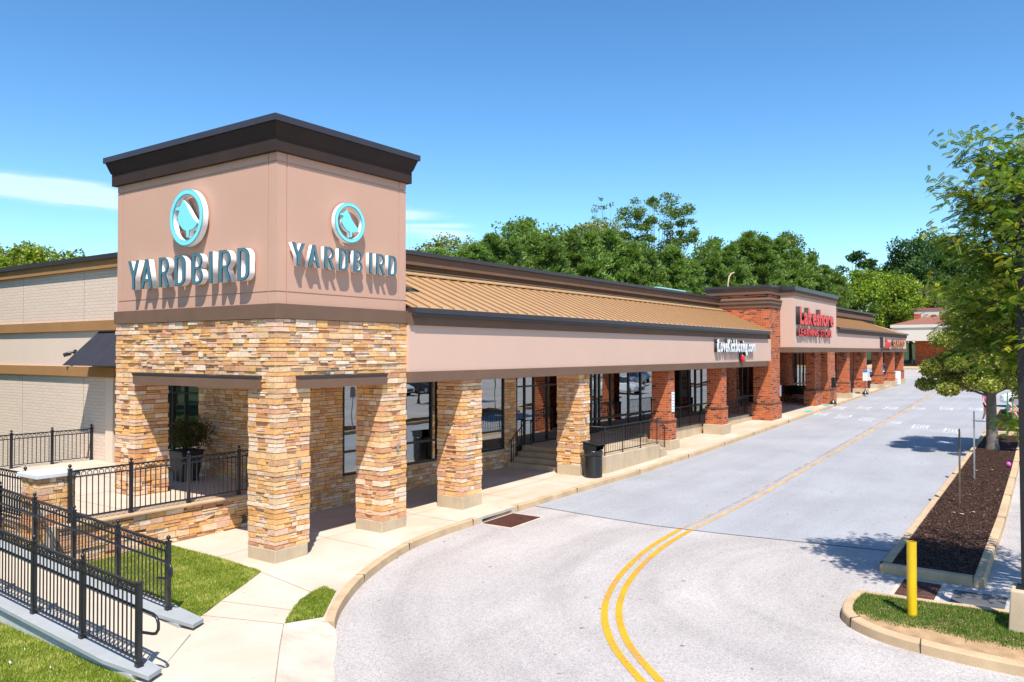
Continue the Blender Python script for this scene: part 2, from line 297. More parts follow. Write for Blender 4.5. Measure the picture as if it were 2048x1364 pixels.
# ---------------------------------------------------------------- mesh helpers
def tag(o, label=None, cat=None, group=None, kind=None):
    if label: o['label'] = label
    if cat: o['category'] = cat
    if group: o['group'] = group
    if kind: o['kind'] = kind
    return o
def empty(name, loc=(0, 0, 0), label=None, cat=None, group=None, rz=0):
    o = bpy.data.objects.new(name, None); COL.objects.link(o); o.location = loc; o.rotation_euler = (0, 0, rz); o.empty_display_size = .2
    return tag(o, label, cat, group)
def wloc(o):
    v = Vector((0, 0, 0))
    while o is not None: v += o.location; o = o.parent
    return v
class MB:
    def __init__(s): s.v = []; s.f = []; s.m = []; s.c = []; s.sm = []; s.cc = (1, 1, 1)
    def face(s, pts, mi=0, sm=False):
        n = len(s.v); s.v += [tuple(p) for p in pts]; s.f.append(tuple(range(n, n+len(pts)))); s.m.append(mi); s.c.append(s.cc); s.sm.append(sm)
    def poly(s, vs, fs, mi=0, sm=False):
        n = len(s.v); s.v += [tuple(p) for p in vs]
        for f in fs: s.f.append(tuple(n+i for i in f)); s.m.append(mi); s.c.append(s.cc); s.sm.append(sm)
    def box(s, x0, x1, y0, y1, z0, z1, mi=0):
        x0, x1 = min(x0, x1), max(x0, x1); y0, y1 = min(y0, y1), max(y0, y1)
        s.hexa([(x0, y0, z0), (x1, y0, z0), (x1, y1, z0), (x0, y1, z0), (x0, y0, z1), (x1, y0, z1), (x1, y1, z1), (x0, y1, z1)], mi)
    def hexa(s, p, mi=0):
        s.poly(p, [(0, 3, 2, 1), (4, 5, 6, 7), (0, 1, 5, 4), (1, 2, 6, 5), (2, 3, 7, 6), (3, 0, 4, 7)], mi)
    def beam(s, a, b, w, h, mi=0):
        a = Vector(a); b = Vector(b); d = (b-a).normalized(); z = Vector((0, 0, 1))
        sd = d.cross(z)
        if sd.length < 1e-4: sd = Vector((1, 0, 0))
        sd.normalize(); u = sd.cross(d).normalized(); sd *= w/2; u *= h/2
        s.hexa([a-sd-u, a+sd-u, b+sd-u, b-sd-u, a-sd+u, a+sd+u, b+sd+u, b-sd+u], mi)
    def tube(s, pts, r, n=8, mi=0, cap=True):
        pts = [Vector(p) for p in pts]; rr = r if isinstance(r, (list, tuple)) else [r]*len(pts)
        rings = []; prev = None
        for i, p in enumerate(pts):
            d = (pts[min(i+1, len(pts)-1)]-pts[max(i-1, 0)]).normalized()
            if prev is None:
                a = Vector((0, 0, 1)) if abs(d.z) < .9 else Vector((1, 0, 0)); u = d.cross(a).normalized()
            else: u = (prev-d*prev.dot(d)).normalized()
            prev = u; w = d.cross(u)
            rings.append([p+(u*math.cos(2*math.pi*k/n)+w*math.sin(2*math.pi*k/n))*rr[i] for k in range(n)])
        vs = [q for rg in rings for q in rg]; fs = []
        for i in range(len(pts)-1):
            for k in range(n): fs.append((i*n+k, i*n+(k+1) % n, (i+1)*n+(k+1) % n, (i+1)*n+k))
        s.poly(vs, fs, mi, True)
        if cap: s.face(rings[0][::-1], mi); s.face(rings[-1], mi)
    def lathe(s, c, prof, n=16, mi=0):
        vs = []; fs = []
        for (r, z) in prof:
            for k in range(n): vs.append((c[0]+r*math.cos(2*math.pi*k/n), c[1]+r*math.sin(2*math.pi*k/n), c[2]+z))
        for i in range(len(prof)-1):
            for k in range(n): fs.append((i*n+k, i*n+(k+1) % n, (i+1)*n+(k+1) % n, (i+1)*n+k))
        s.poly(vs, fs, mi, True)
    def ball(s, c, r, n=10, mi=0, sc=(1, 1, 1)):
        prof = [(max(1e-4, r*math.sin(math.pi*i/6)), -r*math.cos(math.pi*i/6)) for i in range(7)]
        st = len(s.v); s.lathe((0, 0, 0), prof, n, mi)
        for i in range(st, len(s.v)):
            v = s.v[i]; s.v[i] = (c[0]+v[0]*sc[0], c[1]+v[1]*sc[1], c[2]+v[2]*sc[2])
    def ring(s, c, R_, r, nrm, n=14, k=5, mi=0):
        nrm = Vector(nrm).normalized(); a = Vector((0, 0, 1)) if abs(nrm.z) < .9 else Vector((1, 0, 0)); u = nrm.cross(a).normalized(); w = nrm.cross(u)
        vs = []; fs = []; c = Vector(c)
        for i in range(n):
            t = 2*math.pi*i/n; d = u*math.cos(t)+w*math.sin(t)
            for j in range(k):
                p = 2*math.pi*j/k; vs.append(c+d*(R_+r*math.cos(p))+nrm*r*math.sin(p))
        for i in range(n):
            for j in range(k): fs.append((i*k+j, ((i+1) % n)*k+j, ((i+1) % n)*k+(j+1) % k, i*k+(j+1) % k))
        s.poly(vs, fs, mi, True)
    def prism(s, poly, z0, z1, mi=0, mside=None):
        n = len(poly); z0f = z0 if callable(z0) else (lambda x, y: z0); z1f = z1 if callable(z1) else (lambda x, y: z1)
        a = [(x, y, z0f(x, y)) for x, y in poly]; b = [(x, y, z1f(x, y)) for x, y in poly]
        s.face(b, mi)
        for i in range(n):
            j = (i+1) % n; s.face([a[i], a[j], b[j], b[i]], mi if mside is None else mside)
    def build(s, name, mats, parent=None, bevel=0):
        if isinstance(mats, str): mats = [mats]
        off = wloc(parent) if parent else Vector((0, 0, 0))
        me = bpy.data.meshes.new(name)
        V = np.array(s.v, dtype=np.float64).reshape(-1, 3)
        me.from_pydata((V-np.array(off)).tolist(), [], s.f)
        for mm in mats: me.materials.append(MATS[mm])
        me.polygons.foreach_set('material_index', s.m); me.polygons.foreach_set('use_smooth', s.sm)
        uv = me.uv_layers.new(name='UV'); li = 0; data = np.zeros((sum(len(f) for f in s.f), 2), np.float32); cols = np.ones((len(data), 4), np.float32)
        for f, c in zip(s.f, s.c):
            p = V[list(f)]; n = np.cross(p[1]-p[0], p[2]-p[0]) if len(f) == 3 else np.cross(p[2]-p[0], p[3]-p[1])
            a = np.abs(n); k = len(f)
            if a[2] >= a[0] and a[2] >= a[1]: data[li:li+k] = p[:, :2]
            elif a[0] > a[1]: data[li:li+k] = p[:, 1:3]
            else: data[li:li+k] = p[:, [0, 2]]
            cols[li:li+k, :3] = c; li += k
        uv.data.foreach_set('uv', data.ravel())
        ca = me.color_attributes.new('Col', 'FLOAT_COLOR', 'CORNER'); ca.data.foreach_set('color', cols.ravel())
        me.update()
        o = bpy.data.objects.new(name, me); COL.objects.link(o)
        if parent: o.parent = parent
        if bevel:
            b = o.modifiers.new('bevel', 'BEVEL'); b.width = bevel; b.segments = 2; b.limit_method = 'ANGLE'; b.angle_limit = R(40)
        return o
def box_part(name, mat, parent, *a, bevel=0):
    b = MB(); b.box(*a); return b.build(name, mat, parent, bevel)
def tris_mesh(name, V, nper, col, mat, parent=None, off=(0, 0, 0)):
    """V: (N, nper, 3) polygons, col (N,3)"""
    N_ = len(V); me = bpy.data.meshes.new(name)
    co = (V.reshape(-1, 3)-np.array(off)).astype(np.float32)
    me.vertices.add(len(co)); me.vertices.foreach_set('co', co.ravel())
    me.loops.add(N_*nper); me.loops.foreach_set('vertex_index', np.arange(N_*nper, dtype=np.int32))
    me.polygons.add(N_); me.polygons.foreach_set('loop_start', np.arange(N_, dtype=np.int32)*nper)
    me.update(calc_edges=True)
    ca = me.color_attributes.new('Col', 'FLOAT_COLOR', 'CORNER')
    cc = np.ones((N_, nper, 4), np.float32); cc[:, :, :3] = col[:, None, :]; ca.data.foreach_set('color', cc.ravel())
    me.materials.append(MATS[mat]); me.validate()
    o = bpy.data.objects.new(name, me); COL.objects.link(o)
    if parent: o.parent = parent
    return o
def copy_tree(o, parent=None):
    c = o.copy(); COL.objects.link(c); c.parent = parent
    for ch in [x for x in bpy.data.objects if x.parent == o]: copy_tree(ch, c)
    return c
def smooth(P, k=5):
    P = [Vector(p) for p in P]; out = []
    for i in range(len(P)-1):
        p0, p1, p2, p3 = P[max(i-1, 0)], P[i], P[i+1], P[min(i+2, len(P)-1)]
        for j in range(k): t = j/k; v = .5*((2*p1)+(-p0+p2)*t+(2*p0-5*p1+4*p2-p3)*t*t+(-p0+3*p1-3*p2+p3)*t**3); out.append((v.x, v.y))
    return out+[tuple(P[-1])]
# ---------------------------------------------------------------- ledge stone
PAL = [((.82, .43, .135), 5), ((.84, .52, .24), 5), ((.80, .56, .34), 4), ((.88, .69, .52), 6), ((.54, .235, .125), 2.2), ((.66, .33, .18), 3), ((.64, .36, .18), 3), ((.76, .37, .11), 3), ((.74, .48, .36), 3)]
PALW = np.array([w for _, w in PAL], float); PALW /= PALW.sum()
def scol(r, dull=0):
    c = (np.array(PAL[r.choice(len(PAL), p=PALW)][0])*.76+np.array((.78, .50, .29))*.24)*r.uniform(.9, 1.08)
    return tuple(c)
class Courses:
    def __init__(s, z0, z1, seed, hmin=.075, hmax=.135):
        r = np.random.default_rng(seed); z = z0; s.rows = []
        while z < z1-1e-3:
            h = min(r.uniform(hmin, hmax), z1-z)
            if z1-(z+h) < hmin*.6: h = z1-z
            s.rows.append((z, z+h, r.uniform(.03, .052), scol(r), scol(r))); z += h
def stone_face(mb, rows, P, u, n, L, seed, e0=0, e1=0, zlo=-9, zhi=99, prot=1.0, lmin=.13, lmax=.42, cslot=0):
    """rows of stones on a wall face: P start (x,y), u along, n outward; e0/e1: 1 = run past this end, 2 = share the corner's stone"""
    r = np.random.default_rng(seed); P = np.array(P, float); u = np.array(u, float); n = np.array(n, float)
    def stone(a, b, z0, z1, p, c, pa=0, pb=0):
        j = .004; q = []
        zz0, zz1 = z0+.003, z1-.003; a2, b2 = a+.003, b-.003
        for dz, uu, pp in ((zz0, a2, 0), (zz0, b2, 0), (zz1, b2, 0), (zz1, a2, 0), (zz0+j, a2+j, p), (zz0+j, b2-j, p), (zz1-j, b2-j, p), (zz1-j, a2+j, p)):
            jit = r.uniform(-.0045, .0045) if pp else 0
            xy = P+u*(uu+(r.uniform(-.003, .003) if pp else 0))+n*(pp+jit-(0 if pp else .012)); q.append((xy[0], xy[1], dz))
        mb.cc = c
        fs = [(4, 5, 6, 7), (0, 1, 5, 4), (1, 2, 6, 5), (2, 3, 7, 6), (3, 0, 4, 7)]
        if u[0]*n[1]-u[1]*n[0] > 0: fs = [f[::-1] for f in fs]
        mb.poly(q, fs)
    for (z0, z1, pc, c0, c1) in rows.rows:
        if z1 <= zlo+.01 or z0 >= zhi-.01: continue
        z0 = max(z0, zlo); z1 = min(z1, zhi); pc = pc*prot
        a = 0.0; end = L
        if e0:
            l = min(r.uniform(.14, .34), L*.55); stone(-pc if e0 == 1 else 0.0, l, z0, z1, pc, c0 if e0 == 1 else c1); a = l
        if e1:
            l = min(r.uniform(.14, .34), (L-a)*.8 if L-a > .2 else L-a); stone(L-l, L+(pc if e1 == 1 else 0.0), z0, z1, pc, c1 if e1 == 1 else c0); end = L-l
        while a < end-1e-3:
            l = r.uniform(lmin, lmax)
            if end-(a+l) < .1: l = end-a
            h = z1-z0
            if h > .085 and r.random() < .42:
                zm = z0+h*r.uniform(.38, .62)
                stone(a, a+l, z0, zm, r.uniform(.008, .055)*prot, scol(r)); 
                if l > .24 and r.random() < .5:
                    k = a+l*r.uniform(.4, .6); stone(a, k, zm, z1, r.uniform(.008, .055)*prot, scol(r)); stone(k, a+l, zm, z1, r.uniform(.008, .055)*prot, scol(r))
                else: stone(a, a+l, zm, z1, r.uniform(.008, .055)*prot, scol(r))
            else: stone(a, a+l, z0, z1, r.uniform(.010, .052)*prot, scol(r))
            a += l
    mb.cc = (1, 1, 1)
def stone_pillar(parent, x0, x1, y0, y1, z0, z1, seed, prot=1.0, name='pillar'):
    """core (mortar) + stones on four faces"""
    b = MB(); b.box(x0, x1, y0, y1, z0, z1, 1)
    C_ = Courses(z0, z1, seed)
    stone_face(b, C_, (x0, y0), (1, 0), (0, -1), x1-x0, seed+1, 1, 1, prot=prot)
    stone_face(b, C_, (x0, y1), (0, -1), (-1, 0), y1-y0, seed+2, 1, 2, prot=prot)
    stone_face(b, C_, (x1, y0), (0, 1), (1, 0), y1-y0, seed+3, 2, 1, prot=prot)
    stone_face(b, C_, (x0, y1), (1, 0), (0, 1), x1-x0, seed+4, 2, 2, prot=prot)
    return b.build(name, ['ledge_stone', 'mortar'], parent)
# ================================================================ GROUND
def sheet(name, poly, off, mat, kind='structure', parent=None, **kw):
    b = MB(); b.face([(x, y, g(x)+off) for x, y in poly]); o = b.build(name, mat, parent)
    return tag(o, kind=kind, **kw)
def gridsheet(name, x0, x1, y0, y1, off, mat):
    b = MB(); b.face([(x0, y0, g(x0)+off), (x1, y0, g(x1)+off), (x1, y1, g(x1)+off), (x0, y1, g(x0)+off)]); return tag(b.build(name, mat), kind='structure')
gridsheet('ground', -400, 500, -400, 400, -.30, 'far_grass')
gridsheet('parking_lot', -60, 150, -90, 6, -.150, 'old_asphalt')
CURB = [(-1.60, -3.46), (-1.30, -3.18), (-.93, -2.88), (-.55, -2.62), (-.12, -2.34), (.40, -2.05), (.99, -1.77), (1.75, -1.46), (2.58, -1.19), (3.3, -1.05), (4.0, -.97), (5.26, -.93), (6.5, -.94), (8.73, -.97), (11, -1.04), (13.9, -1.12), (19.4, -1.10), (28, -.86), (38, -.56), (50, -.21), (62, .13), (72, .42), (75.5, .75), (77.5, 1.4), (78.5, 2.6), (78.8, 4.2)]
na = [(7.82, CURB[8][1]), ]
new_edge = [(7.85, -.97), (7.62, -3.0), (7.50, -4.6), (7.60, -6.2), (7.80, -7.8), (8.04, -9.75)]
sheet('road', new_edge+[(30, -9.65), (80, -9.4), (80, 2.0), (75.5, .75), (72, .42), (50, -.21), (38, -.56), (28, -.86), (19.4, -1.10), (13.9, -1.12), (11, -1.04), (8.73, -.97)], -.146, 'new_asphalt')
b = MB()
for a, c in zip(new_edge[:-1], new_edge[1:]): b.face([(a[0]-.012, a[1], g(a[0])-.1425), (c[0]-.012, c[1], g(c[0])-.1425), (c[0]+.014, c[1], g(c[0])-.1425), (a[0]+.014, a[1], g(a[0])-.1425)])
tag(b.build('road_joint', 'tar'), kind='structure')
# sidewalk, one sheet up to the kerb line, with its tooled joints
APR = [(-2.12, -2.88), (-2.72, -3.54), (-3.57, -4.51), (-6.5, -7.8)]
inner = []
def offs(poly, d):
    out = []
    for i, p in enumerate(poly):
        a = Vector(poly[max(i-1, 0)]); c = Vector(poly[min(i+1, len(poly)-1)]); t = (c-a).normalized(); out.append((p[0]-t.y*d, p[1]+t.x*d))
    return out
cin = offs(CURB, .15)
walk = [(-9, -7.8), (-6.5, -7.8), (-3.57, -4.51), (-2.72, -3.54), (-2.12, -2.88), (-1.80, -3.06)]+cin+[(70, 9), (-9, 9)]
walk_o = sheet('sidewalk', walk, 0.0, 'sidewalk')
b = MB(); ap_o = [(-1.80, -3.06), (-1.66, -3.33), (-1.72, -3.62), (-1.88, -3.82), (-2.05, -4.0), (-2.25, -4.2), (-2.51, -4.44), (-2.8, -4.78), (-3.17, -5.08), (-6.2, -8.2)]
ap_i = [(-2.12, -2.88), (-2.12, -2.88), (-2.2, -2.97), (-2.35, -3.13), (-2.5, -3.3), (-2.72, -3.54), (-3.0, -3.86), (-3.3, -4.2), (-3.57, -4.51), (-6.5, -7.8)]
zo = [0, 0, -.06, -.10, -.13, -.144, -.144, -.144, -.144, -.144]
for i in range(len(ap_o)-1):
    b.face([(ap_o[i][0], ap_o[i][1], g(ap_o[i][0])+zo[i]), (ap_o[i+1][0], ap_o[i+1][1], g(ap_o[i+1][0])+zo[i+1]), (ap_i[i+1][0], ap_i[i+1][1], g(ap_i[i+1][0])-.001), (ap_i[i][0], ap_i[i][1], g(ap_i[i][0])-.001)][::-1])
tag(b.build('sidewalk_apron', 'kerb_pale'), kind='structure')
# kerb
b = MB(); dens = []
for i in range(len(CURB)-1):
    a, c = Vector(CURB[i]), Vector(CURB[i+1]); k = max(1, int((c-a).length/1.5))
    for j in range(k): dens.append(tuple(a+(c-a)*j/k))
dens.append(CURB[-1]); dens = smooth(CURB[:12], 6)[:-1]+[d for d in dens if d[0] >= CURB[11][0]-1e-6]; prof = [(.15, -.05), (.15, .004), (.03, .006), (.004, -.008), (-.012, -.16)]
lines = [[(x, y, g(x)+z) for x, y in offs(dens, d)] for d, z in prof]
for i in range(len(dens)-1):
    t = 0
    if i < 9: t = 0
    for q in range(1, len(prof)-1): b.face([lines[q][i], lines[q+1][i], lines[q+1][i+1], lines[q][i+1]], 0, q > 1)
b.face([lines[q][0] for q in range(len(prof))])
tag(b.build('kerb', 'kerb'), kind='structure')
def kerb_gaps(name, items):
    b = MB()
    for (x, y, tx, ty, w, z) in items:
        t = Vector((tx, ty)).normalized(); n = Vector((-t.y, t.x)); p = Vector((x, y)); q = []
        for dz in (-.16, .0075):
            for s_, u_ in ((-.006, -.014), (.006, -.014), (.006, w), (-.006, w)): v = p+t*s_+n*u_; q.append((v.x, v.y, g(v.x)+z+dz))
        b.hexa(q)
    return tag(b.build(name, 'tar'), kind='structure')
kerb_gaps('kerb_joint', [(.42, -2.035, .86, .5, .15, 0), (2.6, -1.185, .94, .33, .15, 0), (5.15, -.935, 1, .03, .15, 0), (7.05, -.945, 1, -.01, .15, 0), (10, -1.01, 1, -.03, .15, 0), (13.9, -1.12, 1, 0, .15, 0), (18, -1.11, 1, 0, .15, 0), (22, -1.03, 1, .02, .15, 0), (26, -.92, 1, .03, .15, 0), (32, -.75, 1, .03, .15, 0)])
kerb_gaps('kerb_joint', [(x, -11.615+(x-6.27)*.007 if x < 12 else -11.575+(x-12)*.02, 1, .02, .16, .015) for x in (9.0, 12.1, 15.2, 18.3, 22)]+[(6.50, -9.885, -1, 0, .17, .015), (6.28, -11.45, 0, -1, .17, .015) , (2.43, -11.15, .1, -1, .17, 0.0), (2.95, -10.1, -.6, -.8, .17, 0.0)])
def joint_lines(name, segs, mat='joint', w=.012, dz=.003):
    b = MB()
    for (x0, y0, x1, y1) in segs:
        d = Vector((x1-x0, y1-y0)); n = Vector((-d.y, d.x)).normalized()*w/2; k = max(1, int(d.length/2))
        for i in range(k):
            ax, ay = x0+d.x*i/k, y0+d.y*i/k; bx, by = x0+d.x*(i+1)/k, y0+d.y*(i+1)/k
            b.face([(ax-n.x, ay-n.y, g(ax-n.x)+dz), (bx-n.x, by-n.y, g(bx-n.x)+dz), (bx+n.x, by+n.y, g(bx+n.x)+dz), (ax+n.x, ay+n.y, g(ax+n.x)+dz)])
    return tag(b.build(name, mat), kind='structure')
segs = [(-2.12, -2.88, -2.72, -3.54), (-2.72, -3.54, -3.57, -4.51), (-3.57, -4.51, -6.5, -7.8), (-.53, -.24, -.83, -2.05), (-2.0, -1.09, -1.62, -2.5), (-2.6, -1.45, -2.12, -2.88), (-3.28, -1.87, -3.73, -2.35), (-3.73, -2.35, -4.5, -3.2), (-.40, 1.4, 5.0, 1.45), (.85, .75, 30, .35)]
for a, c in zip(cin[:-1], cin[1:]):
    if a[0] > -1.3: segs.append((a[0], a[1], c[0], c[1]))
for x in (1.9, 4.75, 7.8, 10.6, 13.6, 17.2, 20.6, 23.5, 26.5, 29.5, 33, 37, 41, 46, 50, 54): segs.append((x, -.9, x+.15, 2.9))
joint_lines('sidewalk_joints', segs)
for i, (x, y) in enumerate([(.42, -2.03), (8.0, -.96), (21.0, -1.06)]):   # pale mortar patches in the kerb
    pass
# storm inlet by the kerb and the grate in front of the island
def drain(x0, x1, y0, y1, hood, label):
    e = empty('storm_drain', ((x0+x1)/2, (y0+y1)/2, g((x0+x1)/2)-.15), label, 'drain')
    z = lambda x: g(x)-.150
    b = MB(); w = .07
    for (a, c, d, f) in ((x0-w, x1+w, y0-w, y0), (x0-w, x1+w, y1, y1+w), (x0-w, x0, y0, y1), (x1, x1+w, y0, y1)):
        b.hexa([(a, d, z(a)-.05), (c, d, z(c)-.05), (c, f, z(c)-.05), (a, f, z(a)-.05), (a, d, z(a)+.012), (c, d, z(c)+.012), (c, f, z(c)+.012), (a, f, z(a)+.012)])
    b.build('rim', 'kerb_pale', e)
    b = MB(); b.face([(x0, y0, z(x0)+.004), (x1, y0, z(x1)+.004), (x1, y1, z(x1)+.004), (x0, y1, z(x0)+.004)]); b.build('pit', 'tar', e)
    b = MB(); n = int((y1-y0)/.034)
    for i in range(n):
        y = y0+(i+.5)*(y1-y0)/n; b.hexa([(x0, y-.013, z(x0)+.008), (x1, y-.013, z(x1)+.008), (x1, y+.013, z(x1)+.008), (x0, y+.013, z(x0)+.008), (x0, y-.013, z(x0)+.02), (x1, y-.013, z(x1)+.02), (x1, y+.013, z(x1)+.02), (x0, y+.013, z(x0)+.02)])
    for i in range(5):
        x = x0+(i+.5)*(x1-x0)/5; b.box(x-.01, x+.01, y0, y1, z(x)+.006, z(x)+.017)
    b.build('grate', 'rust', e)
    if hood:
        b = MB(); x0h, x1h = x0-.12, x1+.12
        b.hexa([(x0h, y1+.02, g(x0h)-.05), (x1h, y1+.02, g(x1h)-.05), (x1h, y1+.32, g(x1h)-.05), (x0h, y1+.32, g(x0h)-.05), (x0h, y1+.02, g(x0h)+.014), (x1h, y1+.02, g(x1h)+.014), (x1h, y1+.32, g(x1h)+.014), (x0h, y1+.32, g(x0h)+.014)])
        b.box(x0h, x0h+.14, y1+.021, y1+.3, g(x0)-.2, g(x0)-.05); b.box(x1h-.14, x1h, y1+.021, y1+.3, g(x1)-.2, g(x1)-.05); b.build('hood', 'kerb_pale', e)
        b = MB(); b.box(x0h+.14, x1h-.14, y1+.06, y1+.1, g(x0)-.16, g(x0)-.045); b.build('throat', 'tar', e)
speckled('dark_patch', (.10, .10, .105), .2, 3, 90); speckled('rust', (.085, .030, .020), .25, 5, 60, .85, .4, .004)
drain(5.45, 6.75, -1.86, -1.0, True, 'rusty storm drain grate set in the road by the curved kerb')
drain(5.02, 6.05, -10.98, -10.36, False, 'rusty square drain grate in the shade behind the yellow post')
joint_lines('asphalt_patch', [(5.15, -11.6, 5.9, -11.6)], 'dark_patch', .80, -.1445)
# painted lines
def ribbon(b, pts, w, off=-.1415):
    P = [Vector(p) for p in pts]; fine = []
    for i in range(len(P)-1):                       # Catmull-Rom
        p0, p1, p2, p3 = P[max(i-1, 0)], P[i], P[i+1], P[min(i+2, len(P)-1)]
        for k in range(8):
            t = k/8; fine.append(.5*((2*p1)+(-p0+p2)*t+(2*p0-5*p1+4*p2-p3)*t*t+(-p0+3*p1-3*p2+p3)*t**3))
    fine.append(P[-1]); L1 = offs([tuple(p) for p in fine], w/2); L2 = offs([tuple(p) for p in fine], -w/2)
    for i in range(len(fine)-1): b.face([(x, y, g(x)+off) for x, y in (L2[i], L2[i+1], L1[i+1], L1[i])])
Y1 = [(-3.2, -11.3), (-1.9, -9.8), (-.61, -8.30), (.46, -7.26), (1.78, -6.45), (3.47, -5.86), (5.6, -5.46), (7.50, -5.34)]
b = MB(); ribbon(b, offs(Y1, .03), .115); ribbon(b, offs(Y1, -.21), .115); tag(b.build('yellow_line', 'yellow_paint'), kind='structure')
Y2 = [(7.56, -5.34), (11.71, -5.40), (17, -5.26), (22.99, -5.09), (40, -4.55), (57.18, -3.96), (74, -3.4)]
b = MB(); ribbon(b, offs(Y2, -.21), .12, -.1405); tag(b.build('yellow_line', 'faded_yellow'), kind='structure')
b = MB(); ribbon(b, offs(Y2, .03), .11, -.1405)
road_paint('ghost_yellow', (.46, .37, .29), .75, 1.5); tag(b.build('yellow_line', 'ghost_yellow'), kind='structure')
# crossing: two rows of framed blocks
b = MB()
def block(q):
    c = Vector((sum(p[0] for p in q)/4, sum(p[1] for p in q)/4)); w = .1
    def P(s, t):
        a = Vector(q[0])*(1-s)+Vector(q[1])*s; d = Vector(q[3])*(1-s)+Vector(q[2])*s; v = a*(1-t)+d*t; return (v.x, v.y, g(v.x)-.1405)
    def rect(s0, s1, t0, t1): b.face([P(s0, t0), P(s1, t0), P(s1, t1), P(s0, t1)])
    rect(0, 1, 0, .16); rect(0, 1, .84, 1); rect(0, .07, .16, .84); rect(.93, 1, .16, .84)
    for t in (.3, .5, .68): rect(.14, .86, t, t+.08)
def blockrow(xs, ys, dx):
    for x, y in zip(xs, ys): block([(x, y), (x+dx, y+.12), (x+dx-.3, y-.62), (x-.3, y-.74)])
blockrow([37.2, 36.1, 35.1, 33.9, 32.6, 31.4], [-.62, -2.05, -3.45, -4.95, -6.4, -7.9], 1.9)
blockrow([41.6, 42.2, 42.8, 43.4, 44.0, 44.6], [-.55, -1.9, -3.3, -4.75, -6.2, -7.7], 1.9)
tag(b.build('crosswalk_marking', 'white_marking'), kind='structure')
sheet('curb_ramp_paint', [(37.0, -.42), (38.3, -.38), (38.2, -.05), (37.2, -.08)], .012, 'teal_paint')
sheet('curb_ramp_paint', [(41.5, -.3), (42.9, -.27), (42.8, .1), (41.7, .05)], .012, 'teal_paint')
# planted islands on the right
def island(name, poly, h, kerbw, inner_mat, inner_off, label=None):
    """closed kerb ring round a bed"""
    b = MB(); n = len(poly); ring = []
    area = sum(poly[i][0]*poly[(i+1) % n][1]-poly[(i+1) % n][0]*poly[i][1] for i in range(n)); s = 1 if area > 0 else -1
    def off(d):
        out = []
        for i in range(n):
            a = Vector(poly[i-1]); p = Vector(poly[i]); c = Vector(poly[(i+1) % n]); t1 = (p-a).normalized(); t2 = (c-p).normalized()
            n1 = Vector((-t1.y, t1.x))*s; n2 = Vector((-t2.y, t2.x))*s; bi = (n1+n2); bi = bi/max(bi.length_squared/2, .3)
            out.append(p+bi*d)
        return out
    pr = [(-.012, -.16), (0, h-.022), (.02, h), (kerbw-.01, h+.002), (kerbw, h-.07)]
    L = [[(q.x, q.y, g(q.x)-.15+.0+(z if i else .0)) for q in off(d)] for i, (d, z) in enumerate(pr)]
    for k in range(len(pr)-1):
        for i in range(n): b.face([L[k][i], L[k][(i+1) % n], L[k+1][(i+1) % n], L[k+1][i]][::s], 0, k in (1,))
    tag(b.build('kerb', 'kerb'), kind='structure')
    q = [(v.x, v.y) for v in off(kerbw-.005)]; sheet(name, q, -.15+h+inner_off, inner_mat)
    return q
mq = island('mulch_bed', [(6.30, -9.90), (6.27, -11.62), (12, -11.58), (20, -11.42), (30.4, -11.15), (30.4, -9.58), (18, -9.76)], .165, .17, 'mulch', -.02)
island('mulch_bed', [(31.6, -9.55), (31.6, -11.15), (44, -10.85), (44, -9.2)], .165, .17, 'mulch', -.02)
island('mulch_bed', [(54.5, -9.0), (54.5, -10.6), (74, -10.2), (74, -8.4)], .165, .17, 'mulch', -.02)
gi = island('island_soil', [(4.50, -9.90)]+smooth([(4.36, -9.84), (3.90, -9.81), (3.35, -9.88), (3.0, -10.06), (2.72, -10.38), (2.52, -10.78), (2.42, -11.2), (2.34, -11.7), (2.30, -12.4), (2.3, -13.5)])+[(2.3, -18), (4.72, -18), (4.72, -12.1), (4.60, -11.0)], .15, .17, 'sandy_soil', -.015)
sheet('parking_lot_strip', [(4.9, -9.9), (6.25, -9.95), (6.25, -13), (40, -13), (40, -30), (4.9, -30)], -.1455, 'old_asphalt')
# chips of bark on the bed
def in_poly(x, y, poly):
    c = np.zeros(len(x), bool); n = len(poly); j = n-1
    for i in range(n):
        xi, yi = poly[i]; xj, yj = poly[j]
        with np.errstate(divide='ignore', invalid='ignore'): t = ((yi > y) != (yj > y)) & (x < (xj-xi)*(y-yi)/(yj-yi+1e-12)+xi)
        c ^= t; j = i
    return c
def scatter(poly, n, r):
    P = np.array(poly); x = r.uniform(P[:, 0].min(), P[:, 0].max(), n); y = r.uniform(P[:, 1].min(), P[:, 1].max(), n); k = in_poly(x, y, poly); return x[k], y[k]
r = np.random.default_rng(3); x, y = scatter(mq, 62000, r); w = 1-(x-6.3)/26; k = r.random(len(x)) < w**1.6; x, y = x[k], y[k]
n = len(x); a = r.uniform(0, 2*np.pi, n); L_ = r.uniform(.011, .038, n); W_ = L_*r.uniform(.3, .6, n); tz = r.uniform(-.5, .5, (n, 2)); z = GR*x-.005+r.uniform(0, .025, n)
dx = np.stack([np.cos(a), np.sin(a), tz[:, 0]], 1)*L_[:, None]/2; dy = np.stack([-np.sin(a), np.cos(a), tz[:, 1]], 1)*W_[:, None]/2; c0 = np.stack([x, y, z], 1)
Vq = np.stack([c0-dx-dy, c0+dx-dy, c0+dx+dy, c0-dx+dy], 1)
cc = np.array([.078, .040, .028])*r.uniform(.4, 1.9, (n, 1)); lt = r.random(n) < .03; cc[lt] = np.array([.30, .21, .13])*r.uniform(.6, 1.2, (lt.sum(), 1))
speckled('chips', (1, 1, 1), .1); Nn = MATS['chips'].node_tree; at = Nn.nodes.new('ShaderNodeAttribute'); at.attribute_name = 'Col'; Nn.links.new(at.outputs[0], Nn.nodes['Principled BSDF'].inputs['Base Color'])
